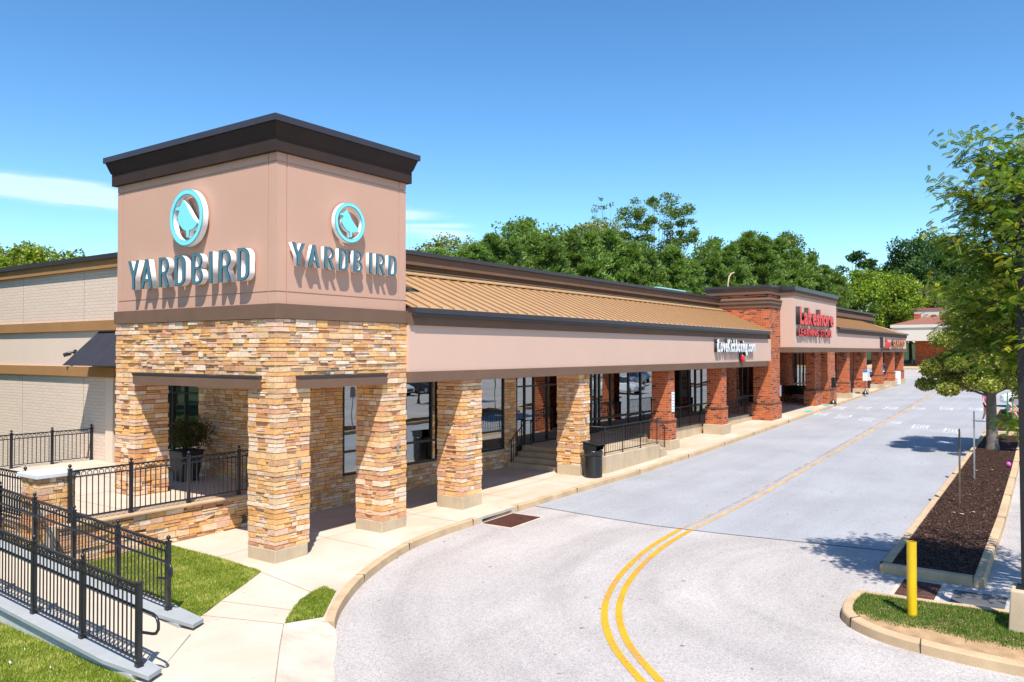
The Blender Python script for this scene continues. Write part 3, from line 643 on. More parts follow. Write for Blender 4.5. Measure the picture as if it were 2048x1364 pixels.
tag(tris_mesh('bark_mulch', Vq, 4, cc, 'chips'), 'loose dark bark mulch covering the long kerbed bed', 'mulch', kind='stuff')
# ---------------------------------------------------------------- grass
def grass(name, poly, dens, label, h=(.025, .055), z=lambda x, y: GR*x, seed=1, cols=((.17, .235, .020), (.29, .36, .036), (.44, .46, .075), (.60, .55, .17)), soil=None, wts=(.36, .36, .18, .10), patch=None):
    r = np.random.default_rng(seed); P = np.array(poly); A = (P[:, 0].max()-P[:, 0].min())*(P[:, 1].max()-P[:, 1].min())
    x, y = scatter(poly, int(A*dens), r)
    def f(a, b_, s): return np.sin(a*s*1.3+b_*s*.7+seed)*np.sin(b_*s*1.1-a*s*.6+2.1*seed)
    n1 = f(x, y, 3.1)*.5+f(x, y, 7.7)*.3+f(x, y, 17)*.2
    if patch is not None: k = r.random(len(x)) < np.clip(patch(x, y)+n1*.6, 0, 1); x, y, n1 = x[k], y[k], n1[k]
    n = len(x); a = r.uniform(0, 2*np.pi, n); hh = r.uniform(h[0], h[1], n)*(1+.35*n1); w = r.uniform(.004, .008, n); ln = r.uniform(.1, .8, n)*hh; la = r.uniform(0, 2*np.pi, n)
    zz = np.array([z(p, q) for p, q in zip(x, y)]) if not callable(getattr(z, 'vec', None)) else z.vec(x, y)
    bx = np.stack([np.cos(a)*w, np.sin(a)*w, 0*w], 1); c0 = np.stack([x, y, zz-.004], 1); tip = c0+np.stack([np.cos(la)*ln, np.sin(la)*ln, hh], 1)
    V = np.stack([c0-bx, c0+bx, tip], 1)
    C_ = np.array(cols); idx = r.choice(len(cols), n, p=wts); sh = (n1 < -.25) & (r.random(n) < .5); idx[sh] = 0
    dr = (n1 > .35) & (r.random(n) < .35); idx[dr] = len(cols)-1
    col = C_[idx]*r.uniform(.8, 1.25, (n, 1))
    return tag(tris_mesh(name, V, 3, col, 'grass_blade'), label, 'grass', kind='stuff')
LAWN = [(-.36, 3.20), (-.41, 1.23), (-.53, -.24), (-1.22, -.66), (-1.95, -1.06), (-2.45, -1.38), (-2.78, -1.55), (-2.78, 3.2)]
STRIP = [(-.52, -2.01), (-.60, -2.38), (-1.10, -2.78), (-1.57, -3.16), (-1.8, -3.04), (-2.10, -2.88), (-1.74, -2.58), (-1.25, -2.22), (-.83, -2.05)]
LOW = [(-4.60, -3.05), (-4.60, 9), (-9, 9), (-9, -5.5), (-5.0, -3.45)]
sheet('lawn', LAWN, .008, 'soil_grass'); sheet('lawn', STRIP, .008, 'soil_grass'); sheet('lawn', LOW, .012, 'soil_grass')
gz = lambda x, y: GR*x+.01
grass('grass', LAWN, 9500, 'sunny lawn between the ramp railing and the corner pillar', z=gz, seed=2)
grass('grass', STRIP, 11000, 'small crescent of lawn between the walk and the kerb', z=gz, seed=5, wts=(.5, .34, .12, .04))
grass('grass', [(-4.60, -3.05), (-4.60, 3.5), (-7.5, 3.5), (-7.2, -5.0), (-5.0, -3.45)], 8000, 'lawn below the stone coping of the ramp', z=gz, seed=9)
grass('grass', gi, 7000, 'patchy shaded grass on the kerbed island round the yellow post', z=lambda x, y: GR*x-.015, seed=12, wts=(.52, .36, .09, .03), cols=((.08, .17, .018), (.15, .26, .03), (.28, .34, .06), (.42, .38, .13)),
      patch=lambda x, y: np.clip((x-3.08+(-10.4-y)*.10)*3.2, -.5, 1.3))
# litter scraps on the lawn
for i, (x, y, s) in enumerate([(-5.28, -1.08, .03), (-5.05, -1.72, .015), (-4.95, -.75, .012)]):
    b = MB(); 
    for k in range(5):
        a = k*1.3; b.face([(x+s*math.cos(a), y+s*math.sin(a), g(x)+.045), (x+s*.6*math.cos(a+1.2), y+s*.8*math.sin(a+1.2), g(x)+.06), (x-s*.3, y+s*.2, g(x)+.075+.01*k), (x+s*.2, y-s*.5, g(x)+.05+.006*k)])
    tag(b.build('litter', 'paper'), ['crumpled white paper on the lower lawn', 'smaller white scrap on the lower lawn nearer the coping', 'tiniest white scrap on the lower lawn farther along'][i], 'litter')
# ================================================================ CORNER TOWER
TW, TD = 3.75, 5.95
tw = empty('tower', (0, 0, 0), 'stone and stucco corner tower with brown cornice, nearest the camera', 'tower')
stone_pillar(tw, .02, .81, .02, .82, .257, 3.46, 11)
stone_pillar(tw, 2.99, 3.73, .02, .80, .31, 3.46, 21)
stone_pillar(tw, .02, .80, 5.15, 5.93, .6, 3.46, 31)
stone_pillar(tw, 3.0, 3.73, 5.15, 5.93, .6, 3.46, 41)
for (x0, x1, y0, y1, zt, z0) in ((-.03, .79, -.03, .84, .257, -.3), (2.94, 3.75, -.03, .82, .31, -.2)):
    box_part('pillar_base', 'concrete', tw, x0, x1, y0, y1, z0, zt, bevel=.012)
# upper stone band on four sides
b = MB(); b.box(.02, TW-.02, .02, .30, 3.46, 4.86, 1); b.box(.02, .30, .31, TD-.3, 3.46, 4.86, 1); b.box(TW-.30, TW-.02, .31, TD-.3, 3.46, 4.86, 1); b.box(.02, TW-.02, TD-.29, TD-.02, 3.46, 4.86, 1)
cs = Courses(3.46, 4.86, 77)
stone_face(b, cs, (.02, .02), (1, 0), (0, -1), TW-.04, 78, 1, 1)
stone_face(b, cs, (.02, TD-.02), (0, -1), (-1, 0), TD-.04, 79, 1, 2)
stone_face(b, cs, (TW-.02, .02), (0, 1), (1, 0), TD-.04, 80, 2, 1)
b.build('stone_band', ['ledge_stone', 'mortar'], tw)
for nm, (x0, x1, y0, y1) in (('a', (.48, 3.02, -.115, .02)), ('b', (-.115, .02, .43, 5.04))):
    l = box_part('lintel', 'brown_trim', tw, x0, x1, y0, y1, 3.445, 3.66)
    box_part('lintel_cap', 'coping_metal', l, x0-.012, x1+.012, (y0-.015 if nm == 'a' else y0-.012), (y1 if nm == 'a' else y1+.012), 3.66, 3.70)
# trim band, stucco drum with reveal joints
b = MB(); o_ = .055; z0, z1 = 4.86, 5.16
b.box(-o_, TW+o_, -o_, .2, z0, z1); b.box(-o_, .2, .2, TD+o_, z0, z1); b.box(TW-.2, TW+o_, .2, TD+o_, z0, z1); b.box(.2, TW-.2, TD-.2, TD+o_, z0, z1); b.build('trim_band', 'brown_trim', tw, bevel=.006)
b = MB(); b.box(.016, TW-.016, .016, TD-.016, 5.16, 8.2); b.build('core', 'stucco', tw)
b = MB(); xs = [(0, .235), (.257, 3.50), (3.522, TW)]; zs = [(5.16, 5.392), (5.416, 8.00), (8.024, 8.2)]; ys = [(0.018, .255), (.277, 5.68), (5.702, TD-.018)]
for za, zb in zs:
    for i, (a, c) in enumerate(xs): b.box(a, c, 0, .014, za, zb); b.box(a, c, TD-.014, TD, za, zb)
    for a, c in ys: b.box(0, .0145, a if a > .1 else .015, c if c < 5.7 else TD-.015, za, zb); b.box(TW-.0145, TW, a if a > .1 else .015, c if c < 5.7 else TD-.015, za, zb)
b.build('stucco_panels', 'stucco', tw)
def cornice(parent, x0, x1, y0, y1, prof, name, mat):
    """prof: list of (outset, z); mitred ring round a rectangle"""
    b = MB()
    R_ = [[(x0-o, y0-o, z), (x1+o, y0-o, z), (x1+o, y1+o, z), (x0-o, y1+o, z)] for o, z in prof]
    for a, c in zip(R_[:-1], R_[1:]):
        for i in range(4): b.face([a[i], a[(i+1) % 4], c[(i+1) % 4], c[i]])
    b.face(R_[0][::-1]); b.face(R_[-1]); return b.build(name, mat, parent)
cornice(tw, 0, TW, 0, TD, [(.0, 8.19), (.10, 8.19), (.10, 8.49)], 'frieze', 'dark_trim')
cornice(tw, 0, TW, 0, TD, [(.095, 8.47), (.118, 8.488), (.135, 8.53), (.165, 8.62), (.192, 8.70), (.205, 8.735)], 'cove_moulding', 'dark_trim')
cornice(tw, 0, TW, 0, TD, [(.20, 8.74), (.245, 8.74), (.245, 8.87), (.225, 8.875), (.1, 8.875)], 'coping', 'coping_metal')
b = MB(); b.box(.31, TW-.31, .31, TD-.3, 3.5, 3.55); b.build('soffit', 'stucco', tw)
for (x, y, z) in ((.55, -.06, 1.86), (3.44, -.06, 1.9)):
    box_part('wall_plate', 'galvanised', tw, x-.028, x+.028, y, y+.04, z, z+.13)
# ---- channel-letter signs
def arc(cx, cy, rx, ry, a0, a1, n=7): return [(cx+rx*math.cos(R(a0+(a1-a0)*i/n)), cy+ry*math.sin(R(a0+(a1-a0)*i/n))) for i in range(n+1)]
T_ = .148
LET = {
 'I': (T_, [[(0, 0), (T_, 0), (T_, 1), (0, 1)]]),
 'D': (.50, [[(0, 0)]+arc(.24, .28, .26, .28, -90, 0)+arc(.24, .72, .26, .28, 0, 90)+[(0, 1)], [(T_, T_*.7)]+arc(.24, .28, .26-T_, .28-T_*.7, -90, 0)+arc(.24, .72, .26-T_, .28-T_*.7, 0, 90)+[(T_, 1-T_*.7)]]),
 'B': (.50, [[(0, 0)]+arc(.26, .27, .24, .27, -90, 75)+[(.44, .535)]+arc(.25, .765, .23, .235, -45, 90)+[(0, 1)], [(T_, .10)]+arc(.27, .28, .115, .18, -90, 90)+[(T_, .46)], [(T_, .56)]+arc(.26, .735, .105, .165, -90, 90)+[(T_, .90)]]),
 'R': (.50, [[(0, 0), (T_, 0), (T_, .42), (.20, .42), (.365, 0), (.52, 0), (.345, .44)]+arc(.25, .72, .24, .28, -50, 90)+[(0, 1)], [(T_, .52)]+arc(.26, .71, .11, .19, -90, 90)+[(T_, .90)]]),
 'A': (.54, [[(0, 0), (.13, 0), (.18, .22), (.36, .22), (.41, 0), (.54, 0), (.34, 1), (.20, 1)], [(.205, .33), (.335, .33), (.27, .72)]]),
 'Y': (.52, [[(.193, 0), (.327, 0), (.327, .42), (.52, 1), (.385, 1), (.26, .60), (.135, 1), (0, 1), (.193, .42)]]),
}
def flat_shape(name, loops, mat, M, depth, parent, back=0.0):
    """filled outline with holes, extruded; M maps (u, v, d) to the world; d = distance off the wall"""
    cu = bpy.data.curves.new(name, 'CURVE'); cu.dimensions = '2D'; cu.fill_mode = 'BOTH'; cu.extrude = depth/2
    for lp in loops:
        sp = cu.splines.new('POLY'); sp.points.add(len(lp)-1); sp.use_cyclic_u = True
        for i, (u, v) in enumerate(lp): sp.points[i].co = (u, v, 0, 1)
    t = bpy.data.objects.new('tmp', cu); COL.objects.link(t); dg = bpy.context.evaluated_depsgraph_get()
    me = bpy.data.meshes.new_from_object(t.evaluated_get(dg)); bpy.data.objects.remove(t)
    off = wloc(parent) if parent else Vector((0, 0, 0))
    for v in me.vertices: v.co = M(v.co.x, v.co.y, v.co.z+depth/2+back)-off
    me.name = name; me.materials.clear(); me.materials.append(MATS[mat])
    o = bpy.data.objects.new(name, me); COL.objects.link(o); o.parent = parent; return o
def inset(lp, d):
    n = len(lp); out = []; area = sum(lp[i][0]*lp[(i+1) % n][1]-lp[(i+1) % n][0]*lp[i][1] for i in range(n)); s = 1 if area > 0 else -1
    for i in range(n):
        p0 = Vector(lp[i-1]); p = Vector(lp[i]); p1 = Vector(lp[(i+1) % n]); t1 = (p-p0); t2 = (p1-p)
        if t1.length < 1e-6 or t2.length < 1e-6: out.append(tuple(p)); continue
        t1.normalize(); t2.normalize(); n1 = Vector((-t1.y, t1.x))*s; n2 = Vector((-t2.y, t2.x))*s; bi = n1+n2; bi = bi/max(bi.length_squared/2, .5); q = p+bi*d; out.append((q.x, q.y))
    return out
BIRD_R = [(1.604, 7.242), (1.560, 7.185), (1.528, 7.147), (1.420, 7.135), (1.404, 7.085), (1.475, 7.085), (1.511, 7.075), (1.470, 6.99), (1.475, 6.92), (1.52, 6.86), (1.60, 6.79), (1.694, 6.757), (1.700, 6.656), (1.765, 6.656), (1.770, 6.757), (1.85, 6.765), (1.93, 6.80), (1.985, 6.856), (1.92, 6.88), (1.847, 6.944), (1.76, 7.04), (1.693, 7.141)]
def bird_sign(name, M, letters, H, z0, ringc, rr, depth, label, sx, back=.06):
    e = empty(name, M(0, z0, 0), label, 'sign')
    M0 = M; M = lambda u, v, d: M0(u, v, d+back)
    for ch, u0, wd in letters:
        w, loops = LET[ch]; k = wd/w; L2 = [[(u0+sx*p[0]*k, z0+p[1]*H) for p in lp] for lp in loops]
        bo = flat_shape('letter', L2, 'letter_white', M, depth, e, .004)
        flat_shape('letter_edge', L2, 'letter_edge', M, .012, bo, depth+.006)
        ins = [inset(lp, (.008 if i == 0 else -.008)) for i, lp in enumerate(L2)]
        flat_shape('letter_face', ins, 'letter_blue', M, .006, bo, depth+.0195)
    cx, cz = ringc; circ = lambda r_: [(cx+r_*math.cos(2*math.pi*i/48), cz+r_*math.sin(2*math.pi*i/48)) for i in range(48)]
    ro = flat_shape('ring', [circ(rr), circ(rr*.80)], 'letter_white', M, depth, e, .004)
    flat_shape('ring_edge', [circ(rr), circ(rr*.80)], 'logo_aqua_dark', M, .010, ro, depth+.006)
    flat_shape('ring_face', [circ(rr*.97), circ(rr*.83)], 'logo_aqua', M, .006, ro, depth+.0175)
    k = rr/.425; q = [(cx+sx*(x-1.70)*k, cz+(z-6.955)*k) for x, z in BIRD_R]
    bo = flat_shape('bird', [q], 'letter_white', M, depth*.85, e, .004)
    flat_shape('bird_edge', [q], 'logo_aqua_dark', M, .010, bo, depth*.85+.006)
    flat_shape('bird_face', [inset(q, .007)], 'logo_aqua', M, .006, bo, depth*.85+.0175)
    return e
MR = lambda u, v, d: Vector((u, -d, v)); ML = lambda u, v, d: Vector((-d, u, v))
bird_sign('bird_logo_sign', MR, [('Y', .24, .33), ('A', .645, .325), ('R', 1.085, .285), ('D', 1.49, .27), ('B', 1.915, .27), ('I', 2.385, .085), ('R', 2.60, .285), ('D', 2.995, .27)], .462, 5.935, (1.81, 6.985), .435, .095,
          'smaller blue-faced letter sign with ringed bird above, on the right-hand tower face', 1)
bird_sign('bird_logo_sign', ML, [('Y', 5.11, .46), ('A', 4.57, .48), ('R', 3.84, .40), ('D', 3.22, .41), ('B', 2.56, .38), ('I', 1.955, .12), ('R', 1.605, .40), ('D', .99, .39)], .665, 5.64, (2.80, 7.11), .62, .125,
          'larger blue-faced letter sign with ringed bird above, on the left-hand tower face', -1)
# ================================================================ LEFT WING
lw = empty('shop_wing', (2.75, 11, .8), 'cream painted-brick wing with tan bands left of the tower', 'building')
WX = 2.75
b = MB(); b.box(WX, 13.9, 11.12, 34, -1, 6.80); b.build('wall', 'cream_brick', lw)
box_part('pilaster', 'cream_wall', lw, WX-.06, WX, 11.12, 11.55, -.5, 3.39)
box_part('smooth_band', 'cream_wall', lw, WX-.012, WX, 11.12, 34, 3.7, 4.85)
box_part('tan_band', 'tan_trim', lw, WX-.11, WX, 11.0, 34, 4.85, 5.17, bevel=.008)
box_part('tan_band', 'tan_trim', lw, WX-.11, WX, 11.0, 34, 3.40, 3.72, bevel=.008)
box_part('parapet_band', 'tan_trim', lw, WX-.13, WX, 8.0, 34, 6.78, 7.05)
box_part('coping', 'coping_metal', lw, WX-.21, 13.9, 6.3, 34, 7.05, 7.20)
box_part('wall', 'cream_wall', lw, WX, WX+.3, 6.3, 11.10, 3.40, 7.04)
box_part('door_frame', 'frame_black', lw, WX+.02, WX+.2, 10.95, 11.11, .8, 3.40)
b = MB()
for y in (22, 17.2, 13.0): b.box(WX-.004, WX, y-.007, y+.007, 5.18, 6.77); b.box(WX-.004, WX, y-.007, y+.007, -.5, 3.39)
b.build('control_joint', 'joint', lw)
# wing ground-floor front under the tower: stone wall, dark glazing
b = MB(); b.box(WX+.02, WX+.4, 3.07, 6.76, 0, 3.46, 1)
cs = Courses(.0, 3.46, 55); stone_face(b, cs, (WX+.02, 6.76), (0, -1), (-1, 0), 3.66, 56, 1, 2, prot=.5); b.build('stone_wall', ['ledge_stone', 'mortar'], lw)
def glazing(parent, P, u, n, L, z0, z1, verts, horiz=(), fw_=.055, depth=.10, mats=('frame_black', 'glass'), doors=()):
    """storefront frame with panes between mullions; verts: positions along u"""
    P = Vector((P[0], P[1], 0)); u = Vector((u[0], u[1], 0)); n = Vector((n[0], n[1], 0))
    fr = MB()
    def bar(a0, a1, za, zb, dn=depth/2):
        q = [P+u*a+n*d+Vector((0, 0, z)) for z in (za, zb) for a, d in ((a0, -dn), (a1, -dn), (a1, dn), (a0, dn))]
        fr.hexa([q[i] for i in ((0, 1, 2, 3, 4, 5, 6, 7))] if u.cross(n).z > 0 else [q[i] for i in (3, 2, 1, 0, 7, 6, 5, 4)])
    vs = [0]+list(verts)+[L]
    for a in vs: bar(max(0, a-fw_/2) if a else 0, min(L, a+fw_/2) if a < L else L, z0, z1) if 0 < a < L else bar(0 if a == 0 else L-fw_, fw_ if a == 0 else L, z0, z1)
    for a, c in zip(vs[:-1], vs[1:]):
        for z in [z0, z1-fw_]+list(horiz): bar(a+fw_/2+.001, c-fw_/2-.001, z, z+fw_, depth/2-.004)
    w = fr.build('window', mats[0], parent)
    hz = sorted([z0+fw_]+[h for h in horiz]+[z1-fw_]); k = 0
    for a, c in zip(vs[:-1], vs[1:]):
        pb = MB(); rr = random.Random(int(a*100)+int(P.x*7)); t1 = rr.uniform(-.004, .004); t2 = rr.uniform(-.003, .003)
        lows = [z0+fw_]+[h+fw_ for h in horiz]; ups = [h for h in horiz]+[z1-fw_]
        for lo, hi in zip(lows, ups):
            a0, c0 = a+fw_/2, c-fw_/2
            q = [P+u*a0+n*t1+Vector((0, 0, lo)), P+u*c0-n*t1+Vector((0, 0, lo)), P+u*c0-n*(t1+t2)+Vector((0, 0, hi)), P+u*a0+n*(t1-t2)+Vector((0, 0, hi))]
            pb.face(q if u.cross(Vector((0, 0, 1))).dot(n) > 0 else q[::-1])
        pb.build('pane', mats[1], w)
    for a in doors:
        hb = MB(); p = P+u*a+n*(depth/2+.03); hb.tube([p+Vector((0, 0, z0+.85)), p+Vector((0, 0, z0+1.45))], .014, 6); hb.tube([p+Vector((0, 0, z0+.85)), p-n*.04+Vector((0, 0, z0+.85))], .012, 6); hb.build('door_handle', 'frame_black', w)
    return w
glazing(lw, (WX+.15, 10.94), (0, -1), (-1, 0), 4.1, .8, 3.40, [1.0, 1.9, 2.75, 3.35], [3.0], doors=(2.8,))
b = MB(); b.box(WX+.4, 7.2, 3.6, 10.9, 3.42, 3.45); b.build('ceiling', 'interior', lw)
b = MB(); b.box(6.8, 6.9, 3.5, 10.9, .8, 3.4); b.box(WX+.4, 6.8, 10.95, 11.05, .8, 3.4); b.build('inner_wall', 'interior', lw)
aw = empty('awning', (2.75, 9.5, 3.8), 'dark fabric awning sloping out over the side door left of the tower', 'awning')
b = MB(); p = [(WX-.001, 6.3, 4.84), (WX-.001, 12.05, 4.84), (WX-.95, 12.35, 3.80), (WX-.95, 6.3, 3.80)]
b.face(p); b.face([(q[0], q[1], q[2]-.02) for q in p[::-1]]); b.face([(WX-.95, 6.3, 3.78), (WX-.95, 6.3, 3.80), (WX-.95, 12.35, 3.80), (WX-.95, 12.35, 3.78)])
b.build('canopy', 'awning_cloth', aw) if speckled('awning_cloth', (.035, .034, .045), .1, 2, 120, .8, .1, .002, .2) else None
b = MB(); b.tube([(WX-.001, 12.05, 4.83), (WX-.95, 12.35, 3.79), (WX-.95, 6.3, 3.79)], .016, 6, cap=False)
for y in (7.6, 9.0, 10.4): b.tube([(WX-.001, y, 4.845), (WX-.95, y+.2, 3.805)], .008, 6)
b.tube([(WX-.01, 12.3, 3.79), (WX-.95, 12.35, 3.79)], .014, 6); b.build('frame', 'coping_metal', aw)
cm = empty('wall_camera', (2.74, 13.5, 4.1), 'small dark security camera on the wing wall beside the awning', 'camera')
b = MB(); b.box(WX-.04, WX, 13.42, 13.58, 4.02, 4.26); b.build('bracket', 'coping_metal', cm)
b = MB(); b.tube([(WX-.04, 13.5, 4.18), (WX-.22, 13.55, 4.16), (WX-.25, 13.56, 4.12)], .035, 8); b.tube([(WX-.14, 13.55, 4.15), (WX-.30, 13.68, 4.08)], .065, 10); b.build('housing', 'black_plastic', cm)
# ================================================================ MAIN STORE BUILDING
ms = empty('store_building', (17, 3, .8), 'long tan storefront with bronze seamed metal roof, right of the tower', 'building')
EX0, EX1 = 3.76, 31.25
box_part('fascia', 'stucco_pale', ms, EX0, EX1-.05, -.10, .12, 3.72, 4.84)
box_part('lower_band', 'brown_trim', ms, EX0, 30.5, -.15, .16, 3.46, 3.72, bevel=.006)
box_part('upper_band', 'brown_trim', ms, EX0, 30.5, -.165, .12, 4.83, 5.12)
b = MB(); b.box(EX0+.02, 30.55, -.30, .02, 5.115, 5.245); b.box(EX0+.02, 30.55, -.275, .0, 5.05, 5.115); b.build('gutter', 'coping_metal', ms, .006)
b = MB(); y0, zt0, y1, zt1 = -.20, 5.25, 2.62, 6.42
b.face([(EX0, y0, zt0), (EX1-.02, y0, zt0), (EX1-.02, y1, zt1), (EX0, y1, zt1)]); b.face([(EX0, y0, zt0-.03), (EX0, y1, zt1-.03), (EX1-.02, y1, zt1-.03), (EX1-.02, y0, zt0-.03)])
roof = b.build('roof', 'roof_metal', ms)
b = MB(); x = EX0+.17; sl = (zt1-zt0)/(y1-y0)
while x < EX1-.1:
    b.hexa([(x-.011, y0, zt0), (x+.011, y0, zt0), (x+.011, y1, zt1), (x-.011, y1, zt1), (x-.011, y0, zt0+.042), (x+.011, y0, zt0+.042), (x+.011, y1, zt1+.042), (x-.011, y1, zt1+.042)]); x += .47
b.build('standing_seam', 'roof_rib', roof)
b = MB(); b.box(EX0, EX1-.02, 2.50, 2.68, 6.41, 6.475); b.hexa([(EX0, 2.38, 6.37), (EX1-.02, 2.38, 6.37), (EX1-.02, 2.52, 6.43), (EX0, 2.52, 6.43), (EX0, 2.38, 6.40), (EX1-.02, 2.38, 6.40), (EX1-.02, 2.52, 6.46), (EX0, 2.52, 6.46)]); b.build('ridge_flashing', 'roof_metal', roof)
box_part('roof_end_flashing', 'roof_rib', roof, EX1-.02, EX1-.001, -.1, 2.6, 5.2, 6.0) if False else None
b = MB(); b.box(EX0, EX1-.02, 2.80, 2.98, 6.40, 7.05); b.build('parapet', 'brown_trim', ms)
b = MB(); b.box(EX0, EX1-.02, 2.62, 2.80, 6.70, 6.98); b.build('parapet_band', 'brown_trim', ms, .006)
b = MB(); b.box(EX0, EX1-.02, 2.70, 2.80, 6.53, 6.56); b.build('parapet_ledge', 'roof_metal', ms)
box_part('coping', 'coping_metal', ms, EX0, EX1-.02, 2.54, 3.05, 6.985, 7.10)
box_part('flat_roof', 'flat_roof', ms, EX0, EX1, 2.99, 14, 6.55, 6.60)
box_part('rear_wall', 'cream_wall', ms, EX0, EX1, 13.9, 14.1, 0, 7.05)
# soffit and back wall line
box_part('soffit', 'stucco', ms, EX0, EX1-.05, .17, 3.06, 3.475, 3.52)
def stone_arc(x, seed, w=.78, top=3.46):
    stone_pillar(ms, x+.03, x+w, .02, .80, g(x)+.32, top, seed)
    box_part('pillar_base', 'concrete', ms, x-.02, x+w+.03, -.03, .83, g(x)-.2, g(x)+.32, bevel=.012)
stone_arc(5.89, 101); stone_arc(11.86, 111, .60)
for x in (6.45, 12.25): box_part('wall_plate', 'galvanised', ms, x-.025, x+.025, -.065, -.02, 1.95, 2.07)
# stone sill walls and piers between the windows
b = MB(); YB = 3.05
def swall(x0, x1, z0, z1, seed, e0=0, e1=0):
    b.box(x0, x1, YB+.03, YB+.3, z0, z1, 1); stone_face(b, Courses(z0, z1, seed), (x0, YB+.03), (1, 0), (0, -1), x1-x0, seed+1, e0, e1, prot=.45)
swall(2.77, 4.62, 0, 3.46, 201); swall(4.62, 8.55, 0, .80, 203); swall(8.55, 9.35, 0, 3.46, 205); swall(9.35, 12.02, 0, .82, 207); swall(12.02, 12.74, 0, 3.46, 209)
b.build('stone_wall', ['ledge_stone', 'mortar'], ms)
for a, c in ((4.62, 8.55), (9.35, 12.02)): box_part('window_sill', 'cast_stone', ms, a, c, YB-.06, YB+.1, .80, .87)
glazing(ms, (4.62, YB+.06), (1, 0), (0, -1), 3.93, .87, 3.46, [1.25, 2.45, 3.62], [1.47])
glazing(ms, (9.35, YB+.06), (1, 0), (0, -1), 2.67, .87, 3.46, [1.30], [1.47])
glazing(ms, (12.74, YB+.06), (1, 0), (0, -1), 5.3, .88, 3.46, [.55, 1.14, 2.05, 2.96, 3.6, 4.4], [2.93], doors=(1.98, 2.12))
glazing(ms, (18.04, YB+.06), (1, 0), (0, -1), 6.3, .97, 3.46, [.40, .72, 1.7, 3.35, 4.55, 6.0], [1.40], doors=(.8,), fw_=.09)
glazing(ms, (24.34, YB+.06), (1, 0), (0, -1), 6.55, .97, 3.46, [.8, 1.9, 2.7, 3.78, 4.62, 5.45], [1.40], fw_=.08, doors=(3.9,))
box_part('bulkhead', 'frame_black', ms, 12.74, 30.94, YB+.05, YB+.2, .6, .89)
box_part('bulkhead', 'frame_black', ms, 18.0, 30.94, YB+.01, YB+.05, .6, .98)
# inside
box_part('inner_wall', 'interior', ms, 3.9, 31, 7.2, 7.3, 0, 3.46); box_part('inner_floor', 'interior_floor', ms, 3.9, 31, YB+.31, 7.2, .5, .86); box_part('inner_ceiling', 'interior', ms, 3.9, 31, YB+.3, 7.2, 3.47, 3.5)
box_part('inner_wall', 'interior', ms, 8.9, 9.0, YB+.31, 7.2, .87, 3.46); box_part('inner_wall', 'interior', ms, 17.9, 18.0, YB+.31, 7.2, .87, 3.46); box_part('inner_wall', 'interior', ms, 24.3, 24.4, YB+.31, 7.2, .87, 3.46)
# brick piers of the arcade
def brick_pier(parent, x0, x1, y0, y1, zb, top, mid, base=True, fl=.05, zfoot=None):
    p = MB(); p.box(x0, x1, y0, y1, mid, top); p.box(x0-fl, x1+fl, y0-fl, y1+fl, zb, mid-.10)
    o = p.build('pillar', 'brick', parent)
    q = MB(); q.box(x0-fl-.02, x1+fl+.02, y0-fl-.02, y1+fl+.02, mid-.10, mid-.03); q.build('belt_course', 'dark_brick', o)
    q = MB(); q.box(x0-fl-.005, x1+fl+.005, y0-fl-.005, y1+fl+.005, mid-.03, mid+.02); q.build('belt_cap', 'brick', o)
    if base: box_part('pillar_base', 'concrete', parent, x0-.14, x1+.16, y0-.15, y1+.12, (zfoot if zfoot is not None else g(x0)-.2), zb, bevel=.012)
    return o
brick_pier(ms, 18.72, 19.32, 0.02, .72, .74, 3.46, 1.55)
brick_pier(ms, 24.48, 25.08, 0.02, .72, .92, 3.46, 1.72)
# posted notices on piers
def notice(x, y, z0, z1, w, label, lines, red=()):
    e = empty('notice', (x, y, z0), label, 'notice'); b = MB(); b.box(x, x+w, y-.012, y, z0, z1); b.build('board', 'white_paint', e)
    b = MB(); n = lines
    for i in range(n):
        zz = z1-(i+.8)*(z1-z0)/(n+.6); b.box(x+w*.2, x+w*(.8-.15*(i % 2)), y-.0155, y-.0125, zz-.012, zz+.012, 1 if i in red else 0)
    b.build('lettering', ['sign_blue', 'letter_red'], e); return e
notice(18.99, .0, 1.83, 2.60, .26, 'tall white notice on the first brick pillar', 6, (1, 2))
# ================================================================ BRICK ENTRANCE TOWER
bt = empty('brick_tower', (37, 1, .7), 'red brick entrance block with stepped cornice and pale sign panel', 'building')
BX0, BX1 = 31.25, 45.1
b = MB(); b.box(BX0, BX1, -.02, 3.3, 4.2, 6.5); b.box(BX0+.05, BX1-.05, .05, 3.3, 6.95, 7.25); b.build('wall', 'brick', bt)
cornice(bt, BX0, BX1, -.02, 3.3, [(.0, 6.5), (.05, 6.5), (.05, 6.62), (.08, 6.66), (.10, 6.70), (.10, 6.86)], 'lower_cornice', 'brown_trim')
cornice(bt, BX0, BX1, -.02, 3.3, [(.09, 6.86), (.13, 6.87), (.13, 6.93), (-.02, 7.0)], 'cornice_ledge', 'brown_trim')
cornice(bt, BX0+.05, BX1-.05, .05, 3.3, [(.0, 7.18), (.10, 7.2), (.10, 7.46), (.14, 7.52)], 'parapet_band', 'brown_trim')
cornice(bt, BX0+.05, BX1-.05, .05, 3.3, [(.14, 7.525), (.19, 7.525), (.19, 7.66), (.0, 7.67)], 'coping', 'coping_metal')
PX0, PX1, PY = 33.04, 42.3, -.73
b = MB(); b.box(PX0, PX1, PY, -.03, 4.43, 7.20); b.build('sign_panel', 'stucco_pale', bt)
box_part('panel_band', 'brown_trim', bt, PX0-.06, PX1+.06, PY-.07, .1, 7.20, 7.46); box_part('panel_coping', 'coping_metal', bt, PX0-.12, PX1+.12, PY-.13, .1, 7.525-.06, 7.68)
box_part('lower_band', 'brown_trim', bt, PX0-.05, PX1+.05, PY-.05, .3, 4.15, 4.43)
